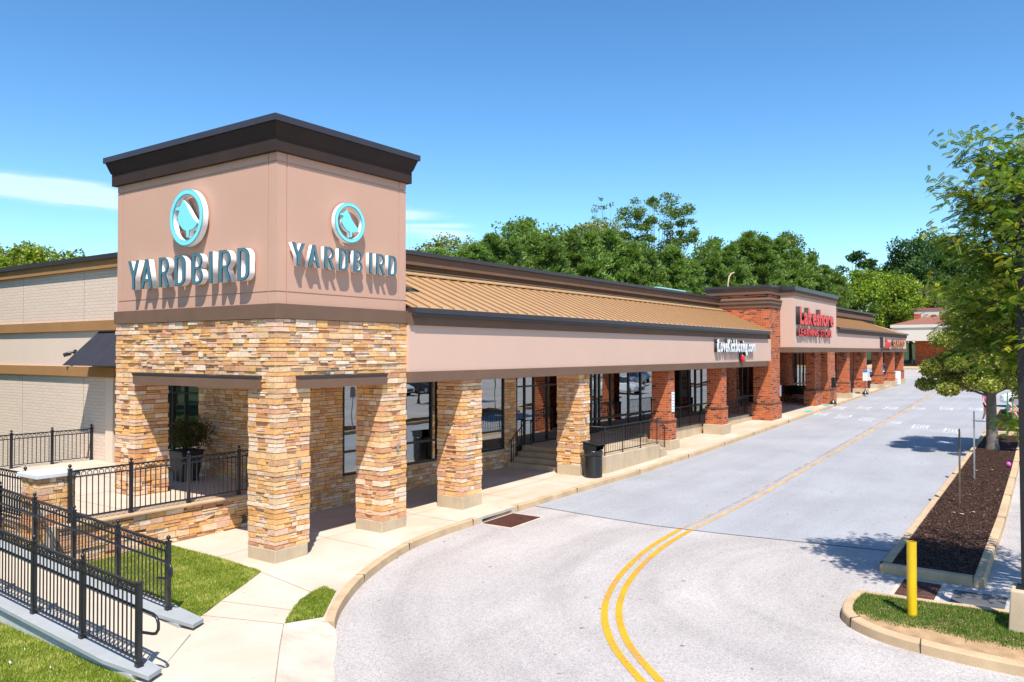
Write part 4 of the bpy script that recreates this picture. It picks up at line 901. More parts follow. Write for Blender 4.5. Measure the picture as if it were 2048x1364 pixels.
b = MB(); b.box(31.42, 33.03, -.0, .9, .9+.62, 4.2); b.box(33.03, 34.0, .4, .9, .9+.62, 4.2); b.box(31.36, 33.09, -.08, .98, .3, .9+.55); b.box(33.09, 34.1, .32, .98, .3, .9+.55); pr_ = b.build('pillar', 'brick', bt)
b = MB(); b.box(31.34, 33.11, -.10, 1.0, 1.45, 1.52); b.box(33.11, 34.12, .30, 1.0, 1.45, 1.52); b.build('belt_course', 'dark_brick', pr_)
b = MB(); b.box(43.0, 44.9, -.02, .9, 1.8, 4.2); b.box(41.4, 43.0, .35, .9, 1.8, 4.2); b.box(42.9, 45.0, -.10, .98, .5, 1.72); b.box(41.3, 42.9, .27, .98, .5, 1.72); pr_ = b.build('pillar', 'brick', bt)
b = MB(); b.box(42.88, 45.02, -.12, 1.0, 1.72, 1.80); b.box(41.28, 42.88, .25, 1.0, 1.72, 1.80); b.build('belt_course', 'dark_brick', pr_)
b = MB(); b.box(30.96, 45.1, 3.0, 3.3, .3, .95); b.box(30.96, 31.3, 3.0, 3.3, .95, 4.2); b.box(33.1, 34.7, 3.0, 3.3, .95, 4.2); b.box(39.2, 45.1, 3.0, 3.3, .95, 4.2); b.build('entrance_wall', 'brick', bt)
glazing(bt, (31.3, 3.06), (1, 0), (0, -1), 1.8, .95, 4.15, [.9], [1.5], fw_=.09)
glazing(bt, (34.7, 3.06), (1, 0), (0, -1), 4.5, .95, 4.15, [1.15, 2.1, 3.2], [1.5], fw_=.09)
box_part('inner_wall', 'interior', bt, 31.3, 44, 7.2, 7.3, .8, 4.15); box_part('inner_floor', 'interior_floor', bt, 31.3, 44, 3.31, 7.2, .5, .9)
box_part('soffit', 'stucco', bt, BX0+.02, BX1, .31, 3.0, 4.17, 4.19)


box_part('rain_pipe', 'white_paint', bt, 40.6, 40.72, 2.9, 2.995, .8, 4.1)
notice(34.02, .31, 1.75, 2.35, .26, 'white notice high on the right flank of the big brick pillar', 4); notice(33.3, .33, 1.55, 1.85, .22, 'small white notice lower on the big brick pillar', 2)
box_part('flat_roof', 'flat_roof', bt, BX0, BX1, 3.31, 14, 6.5, 6.56)
# ================================================================ FAR STORE BUILDING
fs = empty('store_building', (58, 3, 1.2), 'farther storefront arcade with bronze roof beyond the brick block', 'building')
FX0, FX1 = 45.12, 71.4
box_part('fascia', 'stucco_pale', fs, FX0, FX1, -.10, .12, 4.44, 5.42)
b = MB(); b.box(FX0, FX1+.05, -.15, .16, 4.16, 4.44); b.box(FX0, FX1+.05, -.165, .12, 5.42, 5.68); b.build('trim_band', 'brown_trim', fs)
box_part('gutter', 'coping_metal', fs, FX0, FX1+.1, -.30, .02, 5.68, 5.81)
b = MB(); b.face([(FX0, -.25, 5.81), (FX1+.1, -.25, 5.81), (FX1+.1, .6, 6.1), (66.2, 2.7, 6.9), (FX0, 2.7, 6.9)]); b.build('roof', 'roof_metal', fs)
rf = fs.children[-1] if fs.children else None
b = MB(); x = FX0+.2
while x < 66.1: b.hexa([(x-.012, -.25, 5.81), (x+.012, -.25, 5.81), (x+.012, 2.7, 6.9), (x-.012, 2.7, 6.9), (x-.012, -.25, 5.855), (x+.012, -.25, 5.855), (x+.012, 2.7, 6.945), (x-.012, 2.7, 6.945)]); x += .47
b.build('standing_seam', 'roof_rib', fs)
b = MB(); b.box(FX0, 71.5, 2.75, 3.0, 6.7, 7.6); b.box(FX0, 71.55, 2.55, 2.74, 7.05, 7.35); b.build('parapet', 'brown_trim', fs); box_part('parapet_end', 'brick', fs, 71.3, 71.5, 2.7, 2.74, 6.0, 7.0)
box_part('coping', 'coping_metal', fs, FX0, 71.6, 2.48, 3.05, 7.605, 7.74)
box_part('flat_roof', 'flat_roof', fs, FX0, 71.4, 3.0, 12, 6.9, 6.95); box_part('end_wall', 'brick', fs, 71.2, 71.4, 3.3, 12, .5, 7.0)
for i, x in enumerate((48.6, 54.1, 60.4, 65.6, 69.95)):
    brick_pier(fs, x, x+.72, .02, .72, g(x)+.36, 4.16, g(x)+1.15)
for a_, c_, t_ in ((45.11, 45.8, 4.2), (45.81, 49.5, 1.25), (49.51, 55.0, 4.2), (62.6, 64.4, 4.2)): box_part('arcade_wall', 'brick', fs, a_, c_, 3.0, 3.3, .5, t_)
glazing(fs, (45.8, 3.02), (1, 0), (0, -1), 3.7, 1.25, 4.15, [1.1, 2.0, 2.9], [1.9], fw_=.09)
b = MB(); b.face([(45.85, 3.13, 1.28), (49.45, 3.13, 1.28), (49.45, 3.13, 4.1), (45.85, 3.13, 4.1)]); b.build('window_poster', 'window_graphic', fs)
glazing(fs, (64.4, 3.02), (1, 0), (0, -1), 4.6, 1.3, 4.15, [1.2, 2.2, 3.2], [1.9], fw_=.09)
box_part('soffit', 'stucco', fs, FX0, FX1, .17, 3.0, 4.17, 4.2)
glazing(fs, (55.0, 3.02), (1, 0), (0, -1), 7.6, 1.15, 4.15, [1.2, 2.2, 3.2, 4.4, 5.6, 6.5], [1.6], fw_=.09)
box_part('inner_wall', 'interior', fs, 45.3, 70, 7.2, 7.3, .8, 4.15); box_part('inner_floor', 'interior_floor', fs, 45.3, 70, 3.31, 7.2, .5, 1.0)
# ================================================================ FARTHEST BUILDING
fb = empty('far_building', (110, -4, 2.1), 'distant cream-fascia store with red hip roof at the end of the road', 'building')
X = 110
b = MB(); b.box(X, X+.4, -25, 7.8, 5.65, 7.45); b.box(X-.15, X+.4, -25, 7.95, 7.45, 7.85); b.build('fascia', 'white_wall', fb)
b = MB(); b.box(X+4.0, X+12, -24.5, 5.5, 1.5, 5.65); b.build('wall', 'brick', fb)
b = MB(); b.box(X-.1, X+.6, 6.4, 7.5, 1.9, 5.65); b.box(X-.1, X+.6, -6, -5, 1.9, 5.65); b.build('pillar', 'brick', fb)
b = MB(); b.face([(X-.1, -25, 7.86), (X-.1, 7.95, 7.86), (X+6, 3.6, 9.3), (X+6, -25, 9.3)][::-1]); b.face([(X-.1, 7.95, 7.86), (X+14, 7.95, 7.86), (X+14, 3.6, 9.3), (X+6, 3.6, 9.3)][::-1]); b.build('roof', 'red_roof', fb)
b = MB(); b.box(X+6.05, X+12, -25, 5.9, 7.5, 10.1); b.build('parapet', 'white_wall', fb); box_part('parapet_coping', 'red_roof', fb, X+5.9, X+12, -25, 6.1, 10.1, 10.35); box_part('parapet_pier', 'brick', fb, X+5.95, X+6.04, 5.0, 5.9, 7.6, 9.6)
box_part('soffit', 'stucco', fb, X+.41, X+4.2, -25, 7.8, 5.66, 5.7)
gridsheet('sidewalk', X-5.5, X+14, -30, 12, .0, 'kerb'); sheet('parking_lot_strip', [(80, -40), (X-5.5, -40), (X-5.5, 40), (80, 40)], -.142, 'old_asphalt')
b = MB(); b.box(X-5.62, X-5.45, -30, 12, g(X-5.5)-.2, g(X-5.5)+.006); tag(b.build('kerb', 'kerb'), kind='structure')
# ================================================================ LANDINGS, STEPS, RETAINING WALLS
ld = empty('concrete_landing', (14.5, -.3, .3), 'raised concrete landing with steps beside the litter bin', 'landing')
b = MB()
b.prism([(12.62, -.55), (16.7, -.55), (16.95, -.45), (17.0, 0.0), (17.0, .9), (18.6, .9), (18.6, 3.06), (13.05, 3.06), (13.05, .84), (12.62, .84)][::1], lambda x, y: g(x)-.3, lambda x, y: .80+.012*(y+.55)*2 if y > .5 else .80, 0)
b.build('slab', 'concrete', ld, .015)
b = MB(); b.prism([(16.95, -.55), (17.45, -.50), (17.5, .1), (17.01, .1)], lambda x, y: g(x)-.2, lambda x, y: .49, 0); b.prism([(16.71, -.56), (17.22, -.53), (17.25, .1), (17.01, .1), (16.96, -.45)], lambda x, y: g(x)-.2, lambda x, y: .645, 0); b.build('step', 'concrete', ld, .01)
for i, x in enumerate((12.15, 12.45, 12.75)):
    box_part('step', 'concrete', ld, x, 13.06, .85 if i else .84, 3.04, 0, g(12)+.16*(i+1), bevel=.012)
wk = empty('raised_walkway', (24, 1, .5), 'raised concrete walkway behind the brick pillars', 'walkway')
b = MB(); b.prism([(18.61, .95), (30.9, .95), (30.9, 3.02), (18.61, 3.02)], lambda x, y: g(x)-.2, lambda x, y: .935, 0); b.build('slab', 'concrete', wk, .012)
b = MB(); b.prism([(30.91, .95), (31.30, .95), (31.30, 3.0), (30.91, 3.0)], lambda x, y: g(x)-.2, lambda x, y: .80, 0); b.build('step', 'concrete', wk, .01)
pz = empty('raised_patio', (0, 4, .8), 'raised concrete patio with ledge-stone retaining wall', 'patio')
b = MB(); b.prism([(-2.79, 3.34), (2.76, 3.34), (2.76, 13.2), (-.6, 13.2), (-2.79, 9)], -.2, .785, 0); b.build('slab', 'walk_top', pz) if speckled('walk_top', (.55, .46, .36), .08, .9, 80, .88, .2, .003, .25) else None
b = MB(); b.box(-2.6, 2.76, 3.26, 3.33, -.3, .735, 1); stone_face(b, Courses(-.1, .73, 301, .09, .15), (-2.6, 3.27), (1, 0), (0, -1), 5.36, 302, 0, 0, lmin=.2, lmax=.5); b.build('retaining_wall', ['ledge_stone', 'mortar'], pz)
box_part('wall_coping', 'cast_stone', pz, -2.62, 2.74, 3.17, 3.62, .73, .80, bevel=.022)
joint = MB()
for (x0, y0, x1, y1) in ((1.2, 3.7, 1.2, 11), (-1.0, 3.7, -1.0, 9), (-2.5, 6.3, 2.7, 6.3), (-2, 9, 2.7, 9)): joint.box(min(x0, x1)-.006, max(x0, x1)+.006, min(y0, y1)-.006, max(y0, y1)+.006, .785, .789)
joint.build('slab_joint', 'joint', pz)
gp = empty('stone_gate_pillar', (-2.6, 3.75, 0), 'low square ledge-stone pier with pale cap at the patio fence end', 'pillar')
stone_pillar(gp, -2.88, -2.24, 3.45, 4.10, -.1, 1.73, 401, .8)
box_part('cap', 'cap_stone', gp, -2.97, -2.14, 3.36, 4.19, 1.73, 1.81, bevel=.01)
b = MB(); b.box(-2.87, -2.80, 4.1, 9, -.3, .70, 1); stone_face(b, Courses(-.1, .70, 311, .09, .15), (-2.86, 9), (0, -1), (-1, 0), 4.9, 312, 0, 0, lmin=.2, lmax=.5); b.build('retaining_wall', ['ledge_stone', 'mortar'], pz)
box_part('wall_coping', 'cast_stone', pz, -2.94, -2.6, 4.2, 9, .705, .80, bevel=.02)
# ramp between the two fences
rp = empty('access_ramp', (-3.7, -3, -.1), 'sloping concrete access ramp with grey stone kerb copings', 'ramp')
rz = lambda y: -.075+.05*(y+3.0)
b = MB(); b.hexa([(-4.28, -3.0, -.5), (-3.22, -2.1, -.5), (-3.22, 9, -.5), (-4.28, 9, -.5), (-4.28, -3.0, -.075), (-3.22, -2.1, rz(-2.1)), (-3.22, 9, rz(9)), (-4.28, 9, rz(9))]); b.build('ramp_slab', 'walk_top', rp)
for (x0, x1, ys, lip, dz) in ((-4.66, -4.25, -3.22, .0, .0), (-3.22, -2.80, -1.98, 0, -.045)):
    w = MB(); w.hexa([(x0+.06, ys+.32, -.5), (x1-.06, ys+.32, -.5), (x1-.06, 9, -.5), (x0+.06, 9, -.5), (x0+.06, ys+.32, rz(ys+.32)+.05+dz), (x1-.06, ys+.32, rz(ys+.32)+.05+dz), (x1-.06, 9, rz(9)+.05+dz), (x0+.06, 9, rz(9)+.05+dz)]); w.build('ramp_wall', 'wall_block', rp) if 'wall_block' in MATS or speckled('wall_block', (.46, .47, .47), .10, 3, 50, .9, .4, .006, .25) else None
    c = MB(); y = ys; first = True
    while y < 8.5:
        ye = y+.92; ch = .12 if first else 0
        c.hexa([(x0+ch, y+.003, rz(y)+.051+dz), (x1-ch*.3, y+.003+ch, rz(y)+.051+dz), (x1, ye-.003, rz(ye)+.051+dz), (x0, ye-.003, rz(ye)+.051+dz), (x0+ch, y+.003, rz(y)+.115+dz), (x1-ch*.3, y+.003+ch, rz(y)+.115+dz), (x1, ye-.003, rz(ye)+.115+dz), (x0, ye-.003, rz(ye)+.115+dz)]); y = ye; first = False
    c.build('coping_slab', 'coping_stone', rp, .006)
# ================================================================ FENCES
def fence(name, label, posts, zf, H, group=None, rings=True, pw=.062, ball=True, pick=.112, gap=.09, mat='black_metal', rail_skip=(), ringr=.045, kickoff=0):
    """posts: list of (x, y); zf(x, y): height they stand on"""
    e = empty(name, (posts[0][0], posts[0][1], zf(*posts[0])), label, 'railing', group)
    for i, (x, y) in enumerate(posts):
        z = zf(x, y); p = MB(); p.box(x-pw/2, x+pw/2, y-pw/2, y+pw/2, z, z+H+.05)
        if ball: p.box(x-pw/2-.008, x+pw/2+.008, y-pw/2-.008, y+pw/2+.008, z+H+.035, z+H+.055); p.box(x-pw/2-.010, x+pw/2+.010, y-pw/2-.010, y+pw/2+.010, z, z+.05)
        po = p.build('post', mat, e)
        if ball is True or (ball == 'notfirst' and i): q = MB(); q.lathe((x, y, z+H+.055), [(.012, 0), (.012, .015), (.03, .03), (.036, .05), (.03, .072), (.012, .088), (.001, .092)], 10); q.build('finial', mat, po)
    for i in range(len(posts)-1):
        if i in rail_skip: continue
        (x0, y0), (x1, y1) = posts[i], posts[i+1]; d = Vector((x1-x0, y1-y0, 0)); Ld = d.length; d /= Ld; n = Vector((-d.y, d.x, 0)); z0, z1 = zf(x0, y0), zf(x1, y1)
        def P(s, h): t = s/Ld; return Vector((x0+d.x*s, y0+d.y*s, z0*(1-t)+z1*t+h))
        b = MB(); a0, a1 = pw/2, Ld-pw/2
        b.beam(P(a0, H), P(a1, H), .042, .032); b.beam(P(a0, gap), P(a1, gap), .032, .024)
        if rings: b.beam(P(a0, H-.125), P(a1, H-.125), .030, .020)
        k = max(1, round((a1-a0)/pick)); st = (a1-a0)/k
        for j in range(k):
            s = a0+(j+.5)*st if not rings else a0+(j+.5)*st
            b.beam(P(s, gap), P(s, H-.125 if rings else H), .016, .016) if False else b.hexa([P(s-.008, gap)-n*.008, P(s+.008, gap)-n*.008, P(s+.008, gap)+n*.008, P(s-.008, gap)+n*.008, P(s-.008, H-.1)-n*.008, P(s+.008, H-.1)-n*.008, P(s+.008, H-.1)+n*.008, P(s-.008, H-.1)+n*.008])
            if rings: b.ring(P(s+st/2 if j < k-1 else s, H-.071), ringr, .008, n, 12, 4) if j < k-1 else None
        b.build('panel', mat, e)
    return e
cz = lambda d: (lambda x, y: rz(y)+.115+d)
ys1 = [-2.87, -1.40, .07, 1.55, 3.03, 4.5]
f1 = fence('ramp_railing', 'black picket railing nearest the camera on the outer ramp coping', [(-4.47, y) for y in ys1], cz(0), 1.06, ball='notfirst')
ys2 = [-1.15, .36, 1.86, 3.36, 4.86, 6.36, 7.9]
f2 = fence('ramp_railing', 'black picket railing on the inner ramp coping beside the lawn', [(-3.0, y) for y in ys2], cz(-.045), 1.04)
def handrail(parent, pts, r=.021, n=8): b = MB(); b.tube(pts, r, n); b.build('handrail', 'black_metal', parent)
def loop(x, y, z, hx): # the turned-down end of a ramp handrail
    return [(x, y-.0, z), (x, y-.13, z-.005), (x, y-.21, z-.035), (x, y-.255, z-.10), (x, y-.255, z-.18), (x, y-.20, z-.245), (x, y-.12, z-.265), (x-.06, y+.05, z-.26)]
hz1 = lambda y: rz(y)+.115+.70; hz2 = lambda y: rz(y)+.07+.80
handrail(f1, [(-4.37, 8, hz1(8)), (-4.37, 0, hz1(0)), (-4.37, -2.8, hz1(-2.8))]+loop(-4.37, -2.9, hz1(-2.9), 0)[1:])
handrail(f2, [(-3.10, 8, hz2(8)), (-3.10, 0, hz2(0)), (-3.10, -1.1, hz2(-1.1))]+loop(-3.10, -1.15, hz2(-1.15), 0)[1:])
f3 = fence('patio_railing', 'black picket railing with rings along the front edge of the patio', [(-2.36, 3.33), (-1.10, 3.33), (.24, 3.33), (1.56, 3.33), (2.62, 3.33)], lambda x, y: .80, 1.02, pick=.118)
f4 = fence('patio_railing', 'farther black picket railing across the back of the patio', [(2.70, 12.4), (1.52, 12.4), (.38, 12.4), (-.8, 12.4)], lambda x, y: .785, .98, pick=.125)
f5 = fence('patio_railing', 'black railing running back along the patio edge behind the capped stone pier', [(-2.78, 4.26), (-2.78, 5.6), (-2.78, 6.95), (-2.78, 8.3)], lambda x, y: .80, .95)
# plain railings on the landing and walkway
def top_rail(name, label, pts, zs, H, mat='black_iron', every=1.17, ends=()):
    e = empty(name, (pts[0][0], pts[0][1], zs[0]), label, 'railing')
    b = MB(); b.tube([(p[0], p[1], z+H) for p, z in zip(pts, zs)], .019, 6)
    b.tube([(p[0], p[1], z+.09) for p, z in zip(pts, zs)], .012, 6); b.build('rail', mat, e)
    pk = MB()
    for i in range(len(pts)-1):
        a, c = Vector(pts[i]), Vector(pts[i+1]); L_ = (c-a).length; k = max(1, int(L_/.12)); np_ = max(1, round(L_/every))
        for j in range(k+1):
            t = j/k; p = a.lerp(c, t); z = zs[i]*(1-t)+zs[i+1]*t; pk.box(p.x-.006, p.x+.006, p.y-.006, p.y+.006, z+.09, z+H)
        for j in range(np_+1 if i == len(pts)-2 else np_):
            t = j/np_; p = a.lerp(c, t); z = zs[i]*(1-t)+zs[i+1]*t; q = MB(); q.box(p.x-.016, p.x+.016, p.y-.016, p.y+.016, z, z+H); q.build('post', mat, e)
    pk.build('pickets', mat, e)
    return e
top_rail('landing_railing', 'thin black railing along the roadside edge of the landing', [(12.75, .3), (12.78, -.42), (14.0, -.44), (16.7, -.44), (17.42, -.42)], [.80, .80, .80, .80, .49], .93)
top_rail('walkway_railing', 'low black railing between the two slim brick pillars', [(19.9, 1.02), (24.4, 1.02)], [.935]*2, .86)
top_rail('walkway_railing', 'low black railing between the slim brick pillar and the big brick pier', [(25.6, 1.02), (30.8, 1.02), (31.15, 1.3)], [.935]*3, .86)
top_rail('landing_railing', 'inner black handrail at the far end of the landing', [(17.0, .98), (18.55, .98)], [.82, .935], .90)
def stair_rail(name, label, y, x0, x1, z0, z1):
    e = empty(name, (x0, y, z0), label, 'railing'); b = MB(); b.tube([(x0-.12, y, z0+.78), (x0-.1, y, z0+.88), (x0, y, z0+.92), (x1, y, z1+.92), (x1+.35, y, z1+.92), (x1+.38, y, z1+.84)], .019, 8); b.build('handrail', 'black_iron', e)
    for x, z in ((x0, z0), (x1+.3, z1)): box_part('post', 'black_iron', e, x-.016, x+.016, y-.016, y+.016, z, z+.92)
    p = MB()
    for i in range(1, 7): t = i/7; x = x0+(x1-x0)*t; z = z0+(z1-z0)*t; p.box(x-.007, x+.007, y-.007, y+.007, z+.1, z+.91)
    p.build('pickets', 'black_iron', e)
stair_rail('stair_handrail', 'black stair handrail against the stone wall, left of the steps', 2.9, 12.2, 13.1, .24, .84)
stair_rail('stair_handrail', 'black stair handrail beside the stone pillar, right of the steps', .95, 12.2, 13.1, .24, .84)
# ================================================================ STREET THINGS
bn = empty('litter_bin', (12.0, -.42, g(12)), 'black ribbed litter bin with flip hood by the stone pillar', 'bin')
cx, cy, z0 = 11.93, -.47, g(12)
b = MB(); b.lathe((cx, cy, z0), [(.02, .02), (.26, .02), (.275, .0), (.285, .03), (.285, .05)]+[(.283+(.008 if i % 2 else -.004), .07+i*.0155) for i in range(40)], 24); b.build('body', 'black_plastic', bn)
b = MB()
for i in range(9): b.ring((cx, cy, z0+.09+i*.07), .288, .005, (0, 0, 1), 28, 5)
b.build('ribs', 'black_plastic', bn)
b = MB(); b.lathe((cx, cy, z0), [(.283, .68), (.30, .685), (.302, .80), (.30, .83), (.27, .85), (.22, .86)], 24); b.build('lid_collar', 'black_plastic', bn)
b = MB(); 
hood = [(-.24, -.22, .85), (.24, -.22, .85), (.24, .24, .85), (-.24, .24, .85), (-.23, -.27, 1.04), (.25, -.27, 1.04), (.24, .24, 1.12), (-.24, .24, 1.12)]
q = [(cx+a, cy+c, z0+d) for a, c, d in hood]; b.face([q[0], q[3], q[7], q[4]]); b.face([q[4], q[7], q[3], q[0]]); b.face([q[1], q[5], q[6], q[2]]); b.face([q[2], q[3], q[7], q[6]]); b.face([q[2], q[6], q[7], q[3]])
b.hexa([(cx-.26, cy-.31, z0+1.02), (cx+.27, cy-.31, z0+1.02), (cx+.26, cy+.27, z0+1.11), (cx-.26, cy+.27, z0+1.11), (cx-.26, cy-.31, z0+1.04), (cx+.27, cy-.31, z0+1.04), (cx+.26, cy+.27, z0+1.13), (cx-.26, cy+.27, z0+1.13)]); b.build('hood', 'black_plastic', bn)
bo = empty('bollard', (3.62, -10.86, g(3.6)), 'yellow steel post standing in the grass island', 'bollard')
b = MB(); b.tube([(3.62, -10.86, g(3.6)-.1), (3.62, -10.86, g(3.6)+1.14)], .072, 20, cap=False); b.ring((3.62, -10.86, g(3.6)+1.14), .067, .006, (0, 0, 1), 20, 6); b.build('post', 'yellow_post', bo)
b = MB(); b.lathe((3.62, -10.86, g(3.6)+1.10), [(.001, 0), (.066, .0)], 20); b.build('fill', 'concrete', bo)
lp = empty('lamp_post', (3.95, -12.42, g(4)), 'dark steel lamp post on a square concrete footing at the right edge', 'lamp post')
b = MB(); b.hexa([(3.66, -12.72, 0), (4.24, -12.72, 0), (4.24, -12.14, 0), (3.66, -12.14, 0), (3.69, -12.69, .66), (4.21, -12.69, .66), (4.21, -12.17, .66), (3.69, -12.17, .66)]); b.build('footing', 'concrete', lp, .02)
b = MB(); b.box(3.82, 4.08, -12.50, -12.24, .66, .69); b.hexa([(3.90, -12.44, .69), (4.03, -12.44, .69), (4.03, -12.30, .69), (3.90, -12.30, .69), (3.91, -12.36, 6.55), (4.01, -12.36, 6.55), (4.01, -12.26, 6.55), (3.91, -12.26, 6.55)]); b.build('pole', 'pole_dark', lp) if speckled('pole_dark', (.012, .010, .010), .3, 3, 40, .6, .3, .002, .4) else None
b = MB(); b.box(3.93, 4.8, -12.37, -12.27, 6.56, 6.62); b.box(4.6, 5.2, -12.5, -12.15, 6.50, 6.60); b.build('lamp_head', 'pole_dark', lp)
def signpost(x, y, H, pole, label, plate):
    z = g(x); e = empty('sign_post', (x, y, z), label, 'sign'); b = MB(); b.box(x-.025, x+.025, y-.012, y+.012, z-.1, z+H); b.box(x-.025, x-.019, y-.03, y-.012, z-.1, z+H); b.box(x+.019, x+.025, y-.03, y-.012, z-.1, z+H); b.build('pole', pole, e)
    if plate: b = MB(); b.hexa([(x-.15, y-.04, z+H-.5), (x+.15, y+.012, z+H-.5), (x+.15, y+.018, z+H-.5), (x-.15, y-.034, z+H-.5), (x-.15, y-.04, z+H), (x+.15, y+.012, z+H), (x+.15, y+.018, z+H), (x-.15, y-.034, z+H)]); b.build('plate', plate, e)
    return e
signpost(13.4, -10.49, 1.93, 'rusty_steel', 'nearer grey-brown sign post seen edge-on in the mulch bed', 'rusty_steel')
signpost(17.6, -10.44, 2.05, 'galvanised', 'taller galvanised sign post in the mulch bed, second from the camera', 'galvanised')
signpost(30.13, -10.55, 1.85, 'green_paint', 'green stake post at the end of the first mulch bed', None)
signpost(34.5, -10.5, 1.75, 'green_paint', 'second green stake post, in the farther mulch bed', None)
bl = MB(); bl.ball((20.6, -11.15, g(20.6)+.10), .075, 12, sc=(1, 1, 1.1)); tag(bl.build('balloon', 'balloon_pink'), 'small pink balloon lying by the right kerb of the mulch bed', 'balloon')
for i, (x, y, s) in enumerate([(11.9, -10.75, .1), (12.0, -10.55, .07), (12.3, -10.95, .08), (19.2, -10.4, .1), (19.6, -10.8, .08), (15.8, -11.2, .06)]):
    b = MB(); b.face([(x, y, g(x)+.02), (x+s, y+s*.3, g(x)+.03), (x+s*.8, y+s*1.2, g(x)+.025), (x-s*.2, y+s*.9, g(x)+.035)]); tag(b.build('dry_leaf', 'cast_stone'), 'pale dry leaf lying on the dark mulch', 'leaf', 'pale dry leaves scattered on the mulch bed')
def stand(x, y, label, board):
    z = g(x); e = empty('sign_stand', (x, y, z), label, 'sign stand'); b = MB(); b.lathe((x, y, z), [(.24, 0), (.235, .05), (.07, .26), (.04, .30), (.001, .3)], 4 if False else 12); b.build('base', 'black_plastic', e)
    b = MB(); b.tube([(x, y, z+.28), (x, y, z+1.75)], .022, 8); b.build('pole', 'black_plastic', e)
    if board: b = MB(); b.box(x-.02, x+.02, y-.16, y+.16, z+1.0, z+1.62); b.build('board', 'white_paint', e); b = MB(); b.box(x-.023, x+.023, y-.16, y+.16, z+1.62, z+1.78); b.build('heading', 'sign_blue', e)
    else: b = MB(); b.box(x-.02, x+.02, y-.13, y+.10, z+1.05, z+1.7); b.build('board', 'black_plastic', e)
stand(43.3, -.28, 'black weighted sign stand in front of the brick entrance pier', False); stand(53.2, -.2, 'black weighted sign stand with blue and white board on the far sidewalk', True)
def aframe(x, y, w, h, lean, label, tint):
    z = g(x); e = empty('sandwich_board', (x, y, z), label, 'sandwich board')
    b = MB(); b.hexa([(x, y-w/2, z+.02), (x+.03, y-w/2, z+.02), (x+.03, y+w/2, z+.02), (x, y+w/2, z+.02), (x+lean, y-w/2, z+h), (x+lean+.03, y-w/2, z+h), (x+lean+.03, y+w/2, z+h), (x+lean, y+w/2, z+h)]); b.build('front_panel', 'white_paint', e)
    b = MB(); x2 = x+2*lean; b.hexa([(x2, y-w/2, z+.02), (x2+.03, y-w/2, z+.02), (x2+.03, y+w/2, z+.02), (x2, y+w/2, z+.02), (x+lean+.035, y-w/2, z+h), (x+lean+.065, y-w/2, z+h), (x+lean+.065, y+w/2, z+h), (x+lean+.035, y+w/2, z+h)]); b.build('rear_panel', 'white_paint', e)
    b = MB(); f = lambda t, u0, u1, hh, mi: b.face([(x+lean*t-.004, y+u1*w/2, z+h*t), (x+lean*t-.004, y+u0*w/2, z+h*t), (x+lean*(t+hh)-.004, y+u0*w/2, z+h*(t+hh)), (x+lean*(t+hh)-.004, y+u1*w/2, z+h*(t+hh))], mi)
    f(.10, -.7, .7, .08, 0); f(.28, -.75, .6, .06, 1); f(.38, -.6, .75, .05, 1); f(.62, -.4, .5, .05, 2); f(.75, -.6, .7, .05, 2); b.build('lettering', ['sign_blue', 'letter_red', tint], e)
aframe(67.6, .42, 1.25, 1.15, .18, 'smaller white sandwich board lettered in blue and red by the kerb', 'sign_pale_blue'); aframe(71.8, .9, 1.15, 1.75, .5, 'taller pale blue leaning sandwich board at the arcade end', 'sign_pale_blue')
# planter with bush on the patio
pl = empty('planter', (2.1, 6.3, .785), 'tall dark planter with a reddish bush by the glass door', 'planter')
b = MB(); b.hexa([(1.86, 6.08, .785), (2.30, 6.08, .785), (2.30, 6.52, .785), (1.86, 6.52, .785), (1.76, 5.98, 1.56), (2.40, 5.98, 1.56), (2.40, 6.62, 1.56), (1.76, 6.62, 1.56)]); b.box(1.73, 2.43, 5.95, 6.65, 1.56, 1.60); b.build('pot', 'pot_grey', pl, .01)
r = np.random.default_rng(8); n = 2600; d = r.normal(size=(n, 3)); d /= np.linalg.norm(d, axis=1)[:, None]; rad = r.uniform(.35, 1, n)[:, None]**.5
c0 = np.array([2.12, 6.2, 2.05])+d*rad*np.array([.45, .62, .40])*(1+.3*np.sin(d[:, :1]*7+d[:, 1:2]*5)); t = r.normal(size=(n, 3)); t /= np.linalg.norm(t, axis=1)[:, None]; s2 = np.cross(t, r.normal(size=(n, 3))); s2 /= np.linalg.norm(s2, axis=1)[:, None]
V = np.stack([c0-t*.05, c0+s2*.014, c0+t*.05, c0-s2*.014], 1); cl = np.where((r.random(n) < .45)[:, None], np.array([.13, .05, .02]), np.array([.05, .10, .02]))*r.uniform(.6, 1.4, (n, 1))
tris_mesh('foliage', V, 4, cl, 'leaf', pl, (2.1, 6.3, .785))
b = MB(); 
for i in range(7): a = i*.9; b.tube([(2.1+.05*math.cos(a), 6.3+.05*math.sin(a), 1.55), (2.1+.25*math.cos(a), 6.25+.35*math.sin(a), 1.95)], .012, 5)
b.build('stems', 'bark', pl)
